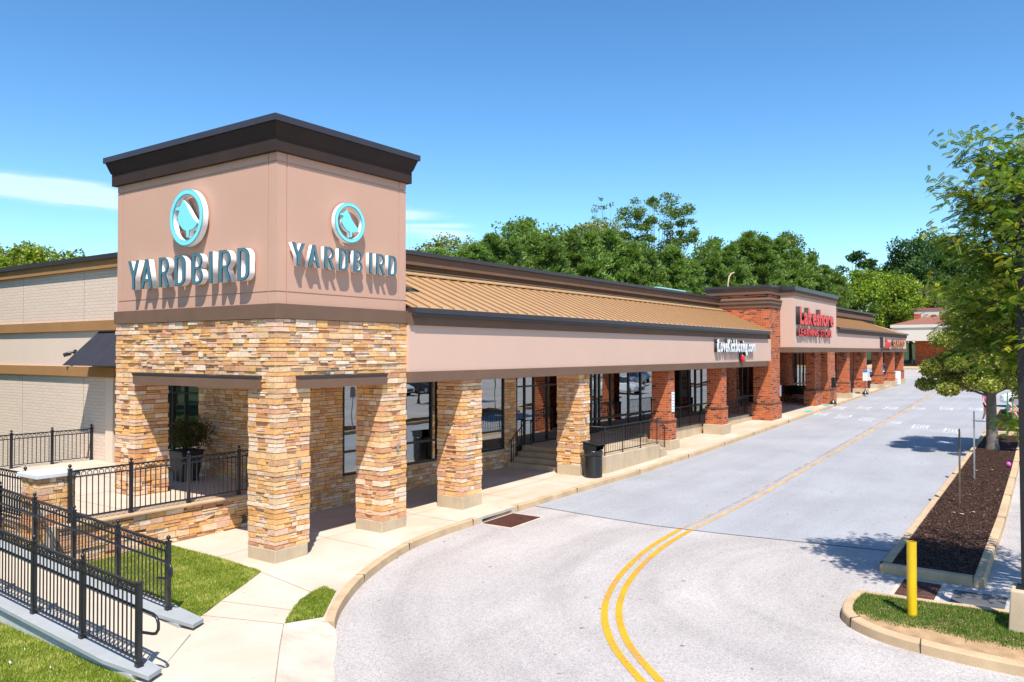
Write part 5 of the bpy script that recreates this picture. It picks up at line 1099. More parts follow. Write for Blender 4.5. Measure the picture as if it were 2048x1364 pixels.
# shopping carts
def cart():
    e = empty('shopping_cart', (0, 0, 0), 'black wire shopping cart nested in the row by the entrance window', 'cart', 'nested shopping carts under the entrance canopy')
    b = MB(); lo = [(-.30, -.22, .52), (.42, -.19, .45), (.42, .19, .45), (-.30, .22, .52)]; hi = [(-.38, -.29, .98), (.52, -.24, .90), (.52, .24, .90), (-.38, .29, .98)]
    L_ = lambda a, c, t: tuple(a[i]*(1-t)+c[i]*t for i in range(3))
    for k in range(4):
        for t in (0, .2, .4, .6, .8, 1): b.tube([L_(lo[k], hi[k], t), L_(lo[(k+1) % 4], hi[(k+1) % 4], t)], .008, 4, cap=False)
        for s_ in np.linspace(0, 1, 9 if k % 2 == 0 else 6): b.tube([L_(lo[k], lo[(k+1) % 4], s_), L_(hi[k], hi[(k+1) % 4], s_)], .007, 4, cap=False)
    b.build('basket', 'black_iron', e)
    b = MB(); b.tube([(-.30, -.22, .5), (-.36, -.24, .12), (.40, -.2, .12), (.34, -.19, .45)], .014, 5); b.tube([(-.30, .22, .5), (-.36, .24, .12), (.40, .2, .12), (.34, .19, .45)], .014, 5); b.tube([(.40, -.2, .12), (.40, .2, .12)], .012, 5); b.build('frame', 'black_iron', e)
    b = MB(); b.tube([(-.38, -.28, .98), (-.48, -.28, 1.03), (-.48, .28, 1.03), (-.38, .28, .98)], .018, 6); b.build('handle', 'black_plastic', e)
    for x, y in ((-.34, -.24), (-.34, .24), (.38, -.2), (.38, .2)): b = MB(); b.tube([(x, y-.015, .06), (x, y+.015, .06)], .06, 12); b.build('wheel', 'rubber', e)
    return e
c0_ = cart()
bpy.context.view_layer.update()
for i in range(9):
    c = c0_ if i == 0 else copy_tree(c0_); row = i // 5; k = i % 5
    c.location = (43.6+k*.38+row*.2, 2.55-row*.7, g(45)+.005); c.rotation_euler = (0, 0, R(3-row*8))
# rooftop unit
ac = empty('rooftop_unit', (41, 8, 6.6), 'pale green rooftop air unit behind the parapet', 'air conditioner')
b = MB(); b.box(35.2, 39.4, 8, 9.6, 6.7, 8.2); b.build('casing', 'aqua_unit', ac, .03)
b = MB()
for i in range(9): b.box(35.5+i*.43, 35.8+i*.43, 7.98, 7.999, 7.0, 8.0)
b.build('grille', 'galvanised', ac)
vp = empty('roof_pipe', (41.7, 6, 6.6), 'thin curved pale pipe rising above the brick tower roof', 'pipe')
b = MB(); b.tube([(41.68, 6, 6.6), (41.68, 6, 8.7), (41.9, 6, 9.2), (42.3, 6, 9.45), (42.9, 6, 9.58)], .05, 6); b.build('pipe', 'cast_stone', vp)
# ---------------------------------------------------------------- lettering with the built-in font
def text_letters(name, txt, M, x0, x1, z0, H, depth, face, side, parent, gap=0.0, bold=.03, baseline=0.0, facepart=True):
    """each letter its own mesh (side colour) with a face sub-part; fitted between x0 and x1, cap height H"""
    tmp = []
    for ch in txt:
        if ch == ' ': tmp.append(None); continue
        cu = bpy.data.curves.new('t', 'FONT'); cu.body = ch; cu.size = 1; cu.offset = bold; cu.fill_mode = 'FRONT' if False else 'BOTH'; cu.extrude = .5; cu.resolution_u = 4
        t = bpy.data.objects.new('tmp', cu); COL.objects.link(t); dg = bpy.context.evaluated_depsgraph_get(); me = bpy.data.meshes.new_from_object(t.evaluated_get(dg)); bpy.data.objects.remove(t)
        tmp.append(me)
    ws = []
    for me in tmp:
        if me is None: ws.append((0, .30)); continue
        xs = [v.co.x for v in me.vertices]; ws.append((min(xs), max(xs)))
    tot = sum(b_-a for a, b_ in ws)+gap*(len(ws)-1); k = (x1-x0)/tot; kz = H/.73; cur = x0; off = wloc(parent)
    for me, (a, b_) in zip(tmp, ws):
        if me is None: cur += (b_-a+gap)*k; continue
        src = [v.co.copy() for v in me.vertices]
        m2 = me.copy()
        for v, c in zip(me.vertices, src): v.co = M(cur+(c.x-a)*k, z0+c.y*kz, (c.z+.5)*depth+.004)-off
        me.name = 'letter'; me.materials.clear(); me.materials.append(MATS[side]); o = bpy.data.objects.new('letter', me); COL.objects.link(o); o.parent = parent
        if facepart:
            for v, c in zip(m2.vertices, src): v.co = M(cur+(c.x-a)*k, z0+c.y*kz, depth+.006+(c.z+.5)*.012)-off
            m2.name = 'letter_face'; m2.materials.clear(); m2.materials.append(MATS[face]); o2 = bpy.data.objects.new('letter_face', m2); COL.objects.link(o2); o2.parent = o
        cur += (b_-a+gap)*k
def MW(y): return lambda u, v, d: Vector((u, y-d, v))
e = empty('gym_sign', (23.2, -.1, 4.2), 'white channel-letter web address sign with dark sides and hanging red bag', 'sign')
text_letters('letter', 'iLoveKickboxing.com', MW(-.10), 23.25, 28.25, 4.20, .56, .14, 'letter_white', 'letter_dark', e, .085, .03)
b = MB(); b.lathe((26.55, -.22, 3.70), [(.001, 0), (.05, .01), (.085, .06), (.085, .22), (.05, .31), (.015, .36)], 12); bg_ = b.build('punching_bag', 'letter_red', e)
b = MB(); b.box(26.38, 26.72, -.165, -.105, 3.62, 4.14); b.build('bag_backing', 'letter_dark', e)
e = empty('toy_store_sign', (33.6, -.73, 5.1), 'red two-line channel-letter sign on the pale panel of the brick tower', 'sign')
text_letters('letter', 'Lakeshore', MW(PY), 33.45, 40.65, 5.70, .93, .22, 'letter_red', 'letter_dark', e, .05, .035)
text_letters('letter', 'LEARNING STORE', MW(PY), 33.5, 40.6, 5.06, .40, .14, 'letter_red', 'letter_dark', e, .09, .02)
e = empty('restaurant_sign', (59.4, -.1, 4.5), 'red script sign with a vertical black and white bar on the far fascia', 'sign')
box_part('bar', 'letter_dark', e, 59.3, 59.75, -.3, -.105, 4.5, 5.36); box_part('bar_face', 'letter_white', e, 59.75, 60.1, -.28, -.105, 4.6, 5.34)
text_letters('letter', 'the', MW(-.10), 60.3, 61.6, 5.0, .26, .15, 'letter_red', 'letter_dark', e, .06, .04); box_part('plaque', 'letter_red', e, 60.2, 63.0, -.26, -.105, 4.54, 4.98)
e = empty('orange_sign', (64.1, -.1, 4.7), 'orange and dark letter sign at the far end of the arcade fascia', 'sign')
text_letters('letter', 'CILANTRO', MW(-.10), 64.0, 69.6, 4.70, .46, .16, 'sign_orange', 'letter_dark', e, .10, .04)
# window posters
ps = empty('window_poster', (27.6, 3.2, 1.6), 'tall grey and white poster with red foot behind the gym window', 'poster')
b = MB(); b.box(27.2, 28.08, YB+.125, YB+.135, 1.58, 3.40, 0); b.box(27.2, 28.08, YB+.115, YB+.124, 1.68, 1.92, 1); b.build('sheet', ['paper', 'letter_red'], ps)
MT = MW(YB+.12)
for i, tx in enumerate(['WRAPS ON', 'GLOVES TIGHT', "IT'S ON TIME"]): text_letters('lettering', tx, MT, 27.24, 28.02, 2.80-i*.24, .12, .004, 'letter_dark', 'letter_dark', ps, .03, .03, facepart=False)
text_letters('lettering', 'Register Now!', MW(YB+.11), 27.26, 27.98, 1.77, .09, .004, 'letter_white', 'letter_white', ps, .03, .02, facepart=False)
ps = empty('window_poster', (36.9, 3.8, .9), 'desk and red chairs faintly seen behind the gym glass', 'furniture')
b = MB(); b.box(36.2, 37.6, 3.6, 4.1, 1.55, 1.6); 
for x in (36.25, 37.55):
    for y in (3.65, 4.05): b.box(x-.03, x+.03, y-.03, y+.03, .9, 1.55)
b.build('desk', 'cast_stone', ps); b = MB()
for x in (36.4, 36.8, 37.2, 37.5): b.lathe((x, 3.85, 1.6), [(.09, 0), (.10, .1), (.05, .22), (.03, .3), (.001, .3)], 10)
b.build('bottles', 'sign_pale_blue', ps)
ps.name = 'display_table'; ps['label'] = 'small table with pale blue bottles behind the far gym window'; ps['category'] = 'table'
# ================================================================ PEOPLE
def skin_body(name, mat, parent, verts, edges, levels=1):
    me = bpy.data.meshes.new(name); me.from_pydata([v[:3] for v in verts], edges, []); o = bpy.data.objects.new(name, me); COL.objects.link(o)
    o.modifiers.new('s', 'SKIN'); sd = o.modifiers.new('d', 'SUBSURF'); sd.levels = levels; sd.render_levels = levels
    for i, v in enumerate(verts): me.skin_vertices[0].data[i].radius = (v[3], v[4] if len(v) > 4 else v[3]); me.skin_vertices[0].data[i].use_root = (i == 0)
    dg = bpy.context.evaluated_depsgraph_get(); m2 = bpy.data.meshes.new_from_object(o.evaluated_get(dg)); bpy.data.objects.remove(o)
    for p in m2.polygons: p.use_smooth = True
    m2.name = name; m2.materials.clear(); m2.materials.append(MATS[mat]); o = bpy.data.objects.new(name, m2); COL.objects.link(o); o.parent = parent; return o
def person(loc, rz_, J, cloth, shorts, label):
    """J: joints in local metres, facing +x"""
    e = empty('person', loc, label, 'person', None, rz_)
    V = []; E_ = []; idx = {}
    def add(n, p, r1, r2=None, link=None):
        idx[n] = len(V); V.append((*p, r1, r2 or r1)); 
        if link: E_.append((idx[link], idx[n]))
    add('pel', J['pel'], .13, .11); add('ch', J['ch'], .135, .105, 'pel'); add('nk', J['nk'], .055, None, 'ch'); add('hd0', J['hd0'], .075, .085, 'nk'); add('hd', J['hd'], .08, .10, 'hd0'); add('hd1', J['hd1'], .05, .06, 'hd')
    add('ns', tuple(J['hd'][i]+(.105, 0, -.01)[i] for i in range(3)), .013, .02, 'hd')
    for s_ in ('l', 'r'):
        add('sh'+s_, J['sh'+s_], .055, None, 'ch'); add('el'+s_, J['el'+s_], .038, None, 'sh'+s_); add('wr'+s_, J['wr'+s_], .025, None, 'el'+s_)
        w = Vector(J['wr'+s_]); d = (w-Vector(J['el'+s_])).normalized(); add('pm'+s_, w+d*.07, .032, .018, 'wr'+s_)
        n = Vector((0, 1, 0)) if abs(d.y) < .8 else Vector((1, 0, 0)); n = (n-d*n.dot(d)).normalized()
        for k, (q, L_) in enumerate(((-.03, .065), (-.01, .078), (.01, .072), (.028, .058))):
            add('f%d%s' % (k, s_), w+d*.10+n*q, .010, None, 'pm'+s_); add('g%d%s' % (k, s_), w+d*(.10+L_)+n*q*1.15, .008, None, 'f%d%s' % (k, s_))
        add('t'+s_, w+d*.06+n*.055, .010, None, 'pm'+s_)
        add('hp'+s_, J['hp'+s_], .095, None, 'pel'); add('kn'+s_, J['kn'+s_], .06, None, 'hp'+s_); add('cf'+s_, tuple((J['kn'+s_][i]*.65+J['an'+s_][i]*.35) for i in range(3)), .058, None, 'kn'+s_); add('an'+s_, J['an'+s_], .036, None, 'cf'+s_); add('ft'+s_, tuple(J['an'+s_][i]+(.16, 0, -.055)[i] for i in range(3)), .036, .03, 'an'+s_)
    body = skin_body('body', 'skin', e, V, E_, 2)
    P = lambda n, k=1: (*J[n], )
    lerp = lambda a, c, t: tuple(J[a][i]*(1-t)+J[c][i]*t for i in range(3))
    sv = [(*J['pel'], .155, .135), (*lerp('pel', 'ch', .5), .145, .12), (*J['ch'], .16, .13), (*lerp('ch', 'nk', .5), .12, .10), (*J['shl'], .075), (*lerp('shl', 'ell', .45), .058), (*J['shr'], .075), (*lerp('shr', 'elr', .45), .058)]
    skin_body('shirt', cloth, e, sv, [(0, 1), (1, 2), (2, 3), (2, 4), (4, 5), (2, 6), (6, 7)])
    sv = [(*J['pel'], .16, .14), (*J['hpl'], .115), (*lerp('hpl', 'knl', .42), .098), (*J['hpr'], .115), (*lerp('hpr', 'knr', .42), .098)]
    skin_body('shorts', shorts, e, sv, [(0, 1), (1, 2), (0, 3), (3, 4)])
    h = Vector(J['hd']); b = MB(); b.ball((h.x-.025, h.y, h.z+.03), .118, 12, sc=(1, .86, 1.05)); b.ball((h.x-.12, h.y, h.z-.03), .07, 10, sc=(1, .8, 1.5))
    me = b; n0 = len(b.v); b.v = [tuple(Vector(v)+wloc(e)) for v in b.v]; b.build('hair', 'hair', e)
    for s_ in 'lr': b = MB(); a = Vector(J['an'+s_]); b.hexa([tuple(Vector(q)+wloc(e)) for q in ((a.x-.07, a.y-.045, a.z-.09), (a.x+.2, a.y-.04, a.z-.09), (a.x+.2, a.y+.04, a.z-.09), (a.x-.07, a.y+.045, a.z-.09), (a.x-.06, a.y-.04, a.z-.01), (a.x+.18, a.y-.03, a.z-.045), (a.x+.18, a.y+.03, a.z-.045), (a.x-.06, a.y+.04, a.z-.01))]); b.build('shoe', 'white_paint', e, .012)
    return e
walkJ = dict(pel=(0, 0, .92), ch=(.05, 0, 1.27), nk=(.08, 0, 1.42), hd0=(.10, 0, 1.50), hd=(.11, 0, 1.57), hd1=(.10, 0, 1.65), shl=(.04, .17, 1.36), shr=(.04, -.17, 1.36), ell=(-.10, .22, 1.10), elr=(.14, -.22, 1.10), wrl=(.02, .24, .88), wrr=(.33, -.2, .98), hpl=(0, .09, .88), hpr=(0, -.09, .88), knl=(.20, .10, .50), knr=(-.06, -.10, .49), anl=(.22, .10, .10), anr=(-.34, -.10, .20))
person((37.3, -9.25, g(37.3)-.15), R(200), walkJ, 'pink_cloth', 'black_cloth', 'person in pink top and black shorts walking on the road behind the tree trunk')
sitJ = dict(pel=(0, 0, .42), ch=(.16, 0, .74), nk=(.24, 0, .88), hd0=(.28, 0, .95), hd=(.31, 0, 1.02), hd1=(.30, 0, 1.10), shl=(.18, .17, .84), shr=(.18, -.17, .84), ell=(.38, .24, .62), elr=(.42, -.22, .62), wrl=(.58, .18, .46), wrr=(.62, -.14, .44), hpl=(0, .10, .40), hpr=(0, -.10, .40), knl=(.40, .16, .48), knr=(.42, -.15, .42), anl=(.30, .16, .10), anr=(.62, -.15, .10))
person((37.6, -10.05, g(37.6)), R(255), sitJ, 'paleblue_cloth', 'black_cloth', 'person in pale blue top crouching by the kerb right of the tree trunk')
# ================================================================ CARS
def car(paint, label, loc, rz_, group=None):
    e = empty('parked_car', (0, 0, 0), label, 'car', group)
    st = [(-2.22, .62, .30, .62, .66, .60), (-2.16, .78, .24, .76, .80, .70), (-1.95, .86, .20, .84, .92, .76), (-1.45, .89, .19, .88, 1.00, .74), (-1.05, .90, .19, .90, 1.30, .60), (-.45, .90, .19, .92, 1.44, .60), (.15, .90, .19, .92, 1.46, .60), (.60, .90, .19, .92, 1.38, .60), (1.12, .89, .19, .91, .99, .72), (1.6, .87, .20, .84, .90, .72), (2.0, .80, .23, .72, .78, .66), (2.2, .66, .30, .58, .64, .56)]
    b = MB(); rings = []
    for (x, w, zb, zbelt, zt, rw) in st:
        rings.append([(x, -w*.92, zb), (x, -w, zb+.16), (x, -w, zbelt-.10), (x, -w*.95, zbelt), (x, -rw, zt-.02), (x, -rw*.7, zt), (x, rw*.7, zt), (x, rw, zt-.02), (x, w*.95, zbelt), (x, w, zbelt-.10), (x, w, zb+.16), (x, w*.92, zb)])
    for i in range(len(rings)-1):
        ga = st[i][4]-st[i][3] > .2; gb = st[i+1][4]-st[i+1][3] > .2
        for k in range(11):
            gl = k in (3, 7) and (ga or gb) or (k in (4, 5, 6) and ga != gb)
            b.face([rings[i][k], rings[i][k+1], rings[i+1][k+1], rings[i+1][k]][::-1], 1 if gl else 0, True)
    b.face(rings[0]); b.face(rings[-1][::-1]); bd = b.build('body', [paint, 'car_glass'], e)
    for x in (-1.38, 1.38):
        for y in (-.82, .82):
            w = MB(); s_ = 1 if y > 0 else -1; w.tube([(x, y-.10*s_, .32), (x, y+.09*s_, .32)], .32, 20); wo_ = w.build('wheel', 'rubber', e)
            w = MB(); w.tube([(x, y+.091*s_, .32), (x, y+.10*s_, .32)], .21, 14); w.build('rim', 'rim_metal', wo_)
    for y in (-.62, .62): b = MB(); b.ball((2.02, y, .66), .13, 8, sc=(1.2, 1.3, .6)); b.build('headlight', 'lamp_clear', e); b = MB(); b.ball((-2.08, y, .74), .11, 8, sc=(.8, 1.4, .7)); b.build('tail_light', 'lamp_red', e)
    b = MB(); b.box(2.10, 2.215, -.45, .45, .36, .54); b.build('grille', 'black_plastic', e)
    e.location = loc; e.rotation_euler = (0, 0, rz_); return e
car('car_blue', 'blue car parked beyond the far arcade pillars', (81.2, 3.5, g(81)-.10), R(170))
car('car_white', 'white car in the lot right of the tree, between the two farther mulch beds', (48.2, -11.3, g(48.2)-.14), R(92))
car('car_silver', 'silver car in the parking lot across the road, mirrored in the shop glass', (56.5, -14.2, g(56.5)-.13), R(170)); car('car_blue', 'dark blue car in the parking lot mirrored behind the silver one', (62.5, -16.6, g(62.5)-.13), R(170))
car('car_dark', 'dark car in the near parking lot mirrored in the corner glass', (42.5, -27, g(42)-.13), R(92)); car('car_white', 'second white car in the lot, mirrored in the left-hand windows', (39.0, -27.5, g(39)-.13), R(88))
# ================================================================ TREES
def unit(r, n):
    d = r.normal(size=(n, 3)); return d/np.linalg.norm(d, axis=1)[:, None]
def leaf_quads(c0, r, s, asp=.55, updir=.3):
    n = len(c0); nrm = unit(r, n)+np.array([0, 0, updir]); nrm /= np.linalg.norm(nrm, axis=1)[:, None]
    t = np.cross(nrm, unit(r, n)); t /= np.linalg.norm(t, axis=1)[:, None]; w = np.cross(nrm, t); s = (s*r.uniform(.7, 1.3, n))[:, None]
    return np.stack([c0-t*s*.5, c0+w*s*asp*.5, c0+t*s*.5, c0-w*s*asp*.5], 1)
def palette(r, n, cols, wts): return np.array(cols)[r.choice(len(cols), n, p=wts)]*r.uniform(.75, 1.3, (n, 1))
def limbs(b, r, base, H, ends, r0, n=7, flare=True, thin=1.0):
    """trunk plus limbs that reach the clump centres"""
    top = Vector(base)+Vector((r.uniform(-.2, .2), r.uniform(-.2, .2), H)); bs = Vector(base)
    b.tube([bs+Vector((0, 0, -.15)), bs+Vector((0, 0, .12*H)), bs.lerp(top, .5), top], [r0*(1.35 if flare else 1), r0, r0*.82, r0*.6], 9)
    for e_ in ends:
        e_ = Vector(e_); t = r.uniform(.55, 1.0); s_ = bs.lerp(top, t); md = s_.lerp(e_, .5)+Vector((r.uniform(-.1, .1), r.uniform(-.1, .1), -.08*(e_-s_).length)); k = r0*.38*thin
        b.tube([s_, s_.lerp(md, .5), md, e_], [k, k*.8, k*.5, k*.12], 5, cap=False)
def decid(name, seed, H, rad, trunkH, nclump, nleaf, ls, cols, wts, mat='leaf', vase=False, sparse=1.0, bark='bark', squash=1.0, parent=None, clump=.30):
    """a broad-leaved tree: leaf clumps spread through the crown, limbs reaching them"""
    r = np.random.default_rng(seed); e = empty(name); ch = H-trunkH; cz_ = trunkH+ch*(.62 if vase else .5); cs_ = []
    for i in range(nclump):
        d = unit(r, 1)[0]; q = r.uniform(.45, 1)**.6; p = np.array([d[0]*rad*q, d[1]*rad*q, cz_+d[2]*ch*(.37 if vase else .47)*q])
        if vase: hh = (p[2]-trunkH)/ch; p[:2] *= .35+.85*hh**.6
        cs_.append((p, rad*clump*r.uniform(.7, 1.25)))
    C0 = []; CL = []
    for p, cr_ in cs_:
        n = int(nleaf/nclump*r.uniform(.7, 1.3)); d = unit(r, n)*(r.uniform(.15, 1, n)**.45)[:, None]; d *= (1+.25*np.sin(d[:, :1]*6+p[0]))
        C0.append(p+d*cr_*np.array([1, 1, .72*squash])); shade = r.uniform(.82, 1.2); CL.append(palette(r, n, cols, wts)*shade)
    C0 = np.concatenate(C0); CL = np.concatenate(CL); tris_mesh('crown', leaf_quads(C0, r, ls), 4, CL, mat, e)
    b = MB(); limbs(b, r, (0, 0, 0), trunkH+ch*.25, [p for p, _ in cs_], max(.12, H*.018), thin=.42 if vase else 1.0); b.build('trunk', bark, e); return e
def pine(name, seed, H, rad, n, cols, wts, ls=.30):
    """white pine: tiers of upswept boughs carrying needle tufts"""
    r = np.random.default_rng(seed); e = empty(name); C0 = []; D = []; b = MB(); b.tube([(0, 0, -.2), (0, 0, H*.5), (0, 0, H*.98)], [H*.016, H*.011, .03], 7)
    nt = int(H*1.7)
    for i in range(nt):
        t = i/(nt-1); z = H*(.08+.90*t); R_ = rad*(1-t)**.62*r.uniform(.75, 1.15)+.25; nb = r.integers(5, 8)
        for k in range(nb):
            a = r.uniform(0, 6.283); L_ = R_*r.uniform(.65, 1.15); tip = np.array([math.cos(a)*L_, math.sin(a)*L_, z+L_*r.uniform(.05, .35)]); st = np.array([0, 0, z-L_*.1])
            b.tube([tuple(st), tuple((st+tip)/2+np.array([0, 0, -.05*L_])), tuple(tip)], [.05, .035, .012], 4, cap=False)
            m_ = max(6, int(n/(nt*6))); s_ = r.uniform(.25, 1.06, m_)[:, None]; p = st*(1-s_)+tip*s_+r.normal(size=(m_, 3))*np.array([.16, .16, .10])*(1+L_*.12)
            C0.append(p); d = (tip-st)/np.linalg.norm(tip-st); D.append(np.tile(d, (m_, 1))+r.normal(size=(m_, 3))*.45+np.array([0, 0, .55]))
    C0 = np.concatenate(C0); D = np.concatenate(D); D /= np.linalg.norm(D, axis=1)[:, None]; m_ = len(C0)
    P_ = []; Cc = []; base = palette(r, m_, cols, wts)
    for q in range(3):
        d = D+unit(r, m_)*.55; d /= np.linalg.norm(d, axis=1)[:, None]; w = np.cross(d, unit(r, m_)); w /= np.linalg.norm(w, axis=1)[:, None]; s_ = ls*r.uniform(.7, 1.3, (m_, 1))
        P_.append(np.stack([C0-w*.045, C0+w*.045, C0+d*s_+w*.02, C0+d*s_-w*.02], 1)); Cc.append(base*r.uniform(.85, 1.15, (m_, 1)))
    tris_mesh('crown', np.concatenate(P_), 4, np.concatenate(Cc), 'needle', e); b.build('trunk', 'bark', e); return e
GREEN = [(.08, .145, .022), (.125, .20, .032), (.18, .26, .045), (.26, .33, .07)]; GW = (.3, .35, .25, .1)
OLIVE = [(.10, .15, .03), (.16, .21, .05), (.30, .33, .11), (.46, .46, .22)]; OW = (.3, .35, .22, .13)
YELL = [(.13, .18, .035), (.21, .27, .06), (.36, .39, .13), (.52, .51, .24)]; YW = (.28, .34, .24, .14)
DARK = [(.035, .085, .02), (.055, .115, .028), (.09, .155, .04), (.13, .20, .06)]; DW = (.35, .35, .2, .1)
BRIGHT = [(.09, .155, .013), (.155, .235, .02), (.25, .33, .028), (.38, .39, .038)]; BW = (.28, .36, .26, .10)
PINE = [(.11, .185, .035), (.16, .25, .05), (.23, .33, .07), (.31, .40, .11)]; PW_ = (.28, .36, .26, .10)
protos = {
 'd': decid('shade_tree', 21, 16, 4.6, 4, 34, 15000, .30, GREEN, GW), 'o': decid('oak_tree', 22, 14, 4.0, 3, 34, 15000, .27, OLIVE, OW), 'y': decid('oak_tree', 23, 18, 4.6, 5, 36, 16000, .30, YELL, YW),
 'v': decid('tall_vase_tree', 24, 23, 5.0, 9, 120, 15000, .28, GREEN, GW, vase=True, clump=.15), 'v2': decid('tall_vase_tree', 25, 22, 2.6, 9, 60, 1900, .25, GREEN, GW, vase=True, clump=.15),
 's': decid('slim_dark_tree', 26, 19, 2.6, 9, 14, 4200, .40, DARK, DW, clump=.42), 'b': decid('bright_tree', 27, 15, 6.5, 2.5, 40, 16000, .42, BRIGHT, BW), 'k': decid('dark_tree', 28, 20, 6.5, 5, 44, 16000, .46, DARK, DW),
 'l': decid('lime_tree', 29, 12, 3.4, 3, 30, 13000, .24, [(.11, .16, .012), (.18, .24, .02), (.28, .32, .03), (.38, .37, .05)], (.28, .36, .24, .12), squash=1.3, clump=.27)}
pines = [pine('pine_tree', 31, 13, 3.4, 10000, PINE, PW_, .34), pine('pine_tree', 32, 15, 3.9, 11000, PINE, PW_, .37)]
TREES = [('o', 35.0, 27.0, 12.3), ('o', 40.7, 29.0, 14.0), ('o', 46.7, 31.0, 14.3), ('d', 54.0, 32.0, 16.5), ('d', 60.5, 33.0, 17.7), ('y', 62.8, 31.0, 17.9), ('y', 69.4, 31.0, 18.9), ('d', 71.6, 29.0, 16.1), ('d', 85.6, 25.0, 16.7), ('d', 99.0, 27.0, 19.0), ('d', 113.0, 25.0, 21.1), ('v2', 80.0, 36.0, 22.8), ('v', 86.5, 32.0, 23.4), ('p', 29.3, 22.5, 9.9), ('p', 30.5, 22.0, 10.5), ('p', 33.8, 23.0, 10.6), ('p', 34.7, 22.0, 11.1), ('p', 38.2, 23.0, 12.3), ('p', 39.4, 22.0, 11.8), ('p', 43.3, 23.0, 12.9), ('p', 44.7, 22.0, 12.7), ('p', 49.5, 23.0, 13.8), ('p', 51.3, 22.0, 13.6), ('p', 56.8, 23.0, 14.5), ('p', 59.2, 22.0, 13.5), ('p', 65.5, 23.0, 13.2), ('p', 68.9, 22.0, 14.1), ('p', 71.9, 21.0, 12.7), ('p', 80.4, 22.0, 14.3), ('p', 83.8, 21.0, 15.3), ('p', 92.7, 22.0, 17.9), ('p', 92.6, 20.0, 17.2), ('p', 103.4, 21.0, 17.9), ('p', 104.1, 19.0, 16.4), ('p', 108.0, 18.0, 15.6), ('p', 111.8, 17.0, 14.6), ('p', 115.3, 16.0, 13.5), ('s', 132.3, 18.0, 19.4), ('s', 143.2, 18.0, 18.9), ('b', 128.0, 15.2, 15.9), ('b', 124.0, 11.5, 14.8), ('d', 122.0, 15.8, 11.8), ('d', 120.0, 12.2, 9.7), ('k', 138.0, 11.3, 18.7), ('k', 136.0, 7.5, 20.9), ('k', 140.0, 5.1, 20.6), ('k', 138.0, 2.0, 18.8), ('o', 128.0, 8.2, 14.1), ('o', 126.0, 4.8, 12.6), ('o', 128.0, 2.0, 12.6), ('k', 134.0, -0.8, 14.3), ('k', 124.0, 9.4, 9.7), ('k', 140.0, -3.1, 16.2), ('k', 140.0, -5.8, 14.4), ('l', 16.0, 54.2, 12.7), ('l', 15.0, 47.3, 12.1), ('l', 14.0, 41.7, 11.4), ('l', 13.0, 36.0, 10.1)]
PH = {'d': 16, 'o': 14, 'y': 18, 'v': 23, 'v2': 22, 's': 19, 'b': 15, 'k': 20, 'l': 12}
LAB = {'d': ('dense mid-green leafy tree in the belt behind the shops', 'leafy green trees behind the shops'), 'o': ('olive-green round-topped tree with pale leaf tips behind the shops', 'olive round-topped trees behind the shops'),
 'y': ('pale yellow-green tree topping the tree belt behind the metal roof', 'pale yellow-green trees behind the metal roof'), 'v': ('tall vase-shaped tree with bare limbs showing, standing above the belt', None), 'v2': ('thin airy tree top left of the tall vase-shaped tree', None),
 's': ('slim dark tree rising alone above the bright green trees', 'slim dark trees above the bright green ones'), 'b': ('broad bright yellow-green tree behind the far arcade', 'bright yellow-green trees behind the far arcade'),
 'k': ('tall dark green tree behind the farthest red-roofed store', 'dark green trees behind the farthest store'), 'l': ('lime-green tree behind the cream wing at the left', 'lime-green trees behind the cream wing'), 'p': ('feathery white pine close behind the shop roof', 'feathery pines behind the shop roof')}
bpy.context.view_layer.update(); used = set(); pr = random.Random(4)
ORD = 'first second third fourth fifth sixth seventh eighth ninth tenth eleventh twelfth thirteenth fourteenth fifteenth sixteenth seventeenth eighteenth nineteenth twentieth twenty-first twenty-second twenty-third twenty-fourth twenty-fifth'.split()
DESC = {'p': 'feathery pine close behind the shop roof', 'o': 'olive round-topped tree behind the shops', 'd': 'dense mid-green leafy tree behind the shops', 'k': 'tall dark green tree behind the red-roofed store', 'b': 'broad bright yellow-green tree behind the far arcade', 'l': 'lime-green tree behind the cream wing', 'y': 'pale yellow-green tree topping the belt', 's': 'slim dark tree rising above the bright trees'}
def px_of(x, y):
    d = Vector((x, y, 4.2))-Vector((-10.297, -12.998, 4.2)); return d.dot(rt)/d.dot(vh)
rank = {}
for k in DESC:
    for n_, t in enumerate(sorted([t for t in TREES if t[0] == k], key=lambda t: px_of(t[1], t[2]))): rank[t] = n_
for tr in TREES:
    k, x, y, h = tr
    if k == 'p': i = pr.randrange(2); src = pines[i]; ph = (13, 15)[i]; key = 'p%d' % i
    else: src = protos[k]; ph = PH[k]; key = k
    t = src if key not in used else copy_tree(src); used.add(key)
    s_ = h/ph; sw = s_*pr.uniform(.92, 1.12)
    if k == 'p': sw = max(s_, .9)*pr.uniform(.95, 1.1)
    t.location = (x, y, g(x)-.1); t.rotation_euler = (0, 0, pr.uniform(0, 6.28)); t.scale = (sw, sw, s_); lb, gr_ = LAB[k]
    if k in DESC: lb = '%s, %s from the left' % (DESC[k], ORD[rank[tr]])
    tag(t, lb, 'tree', gr_)
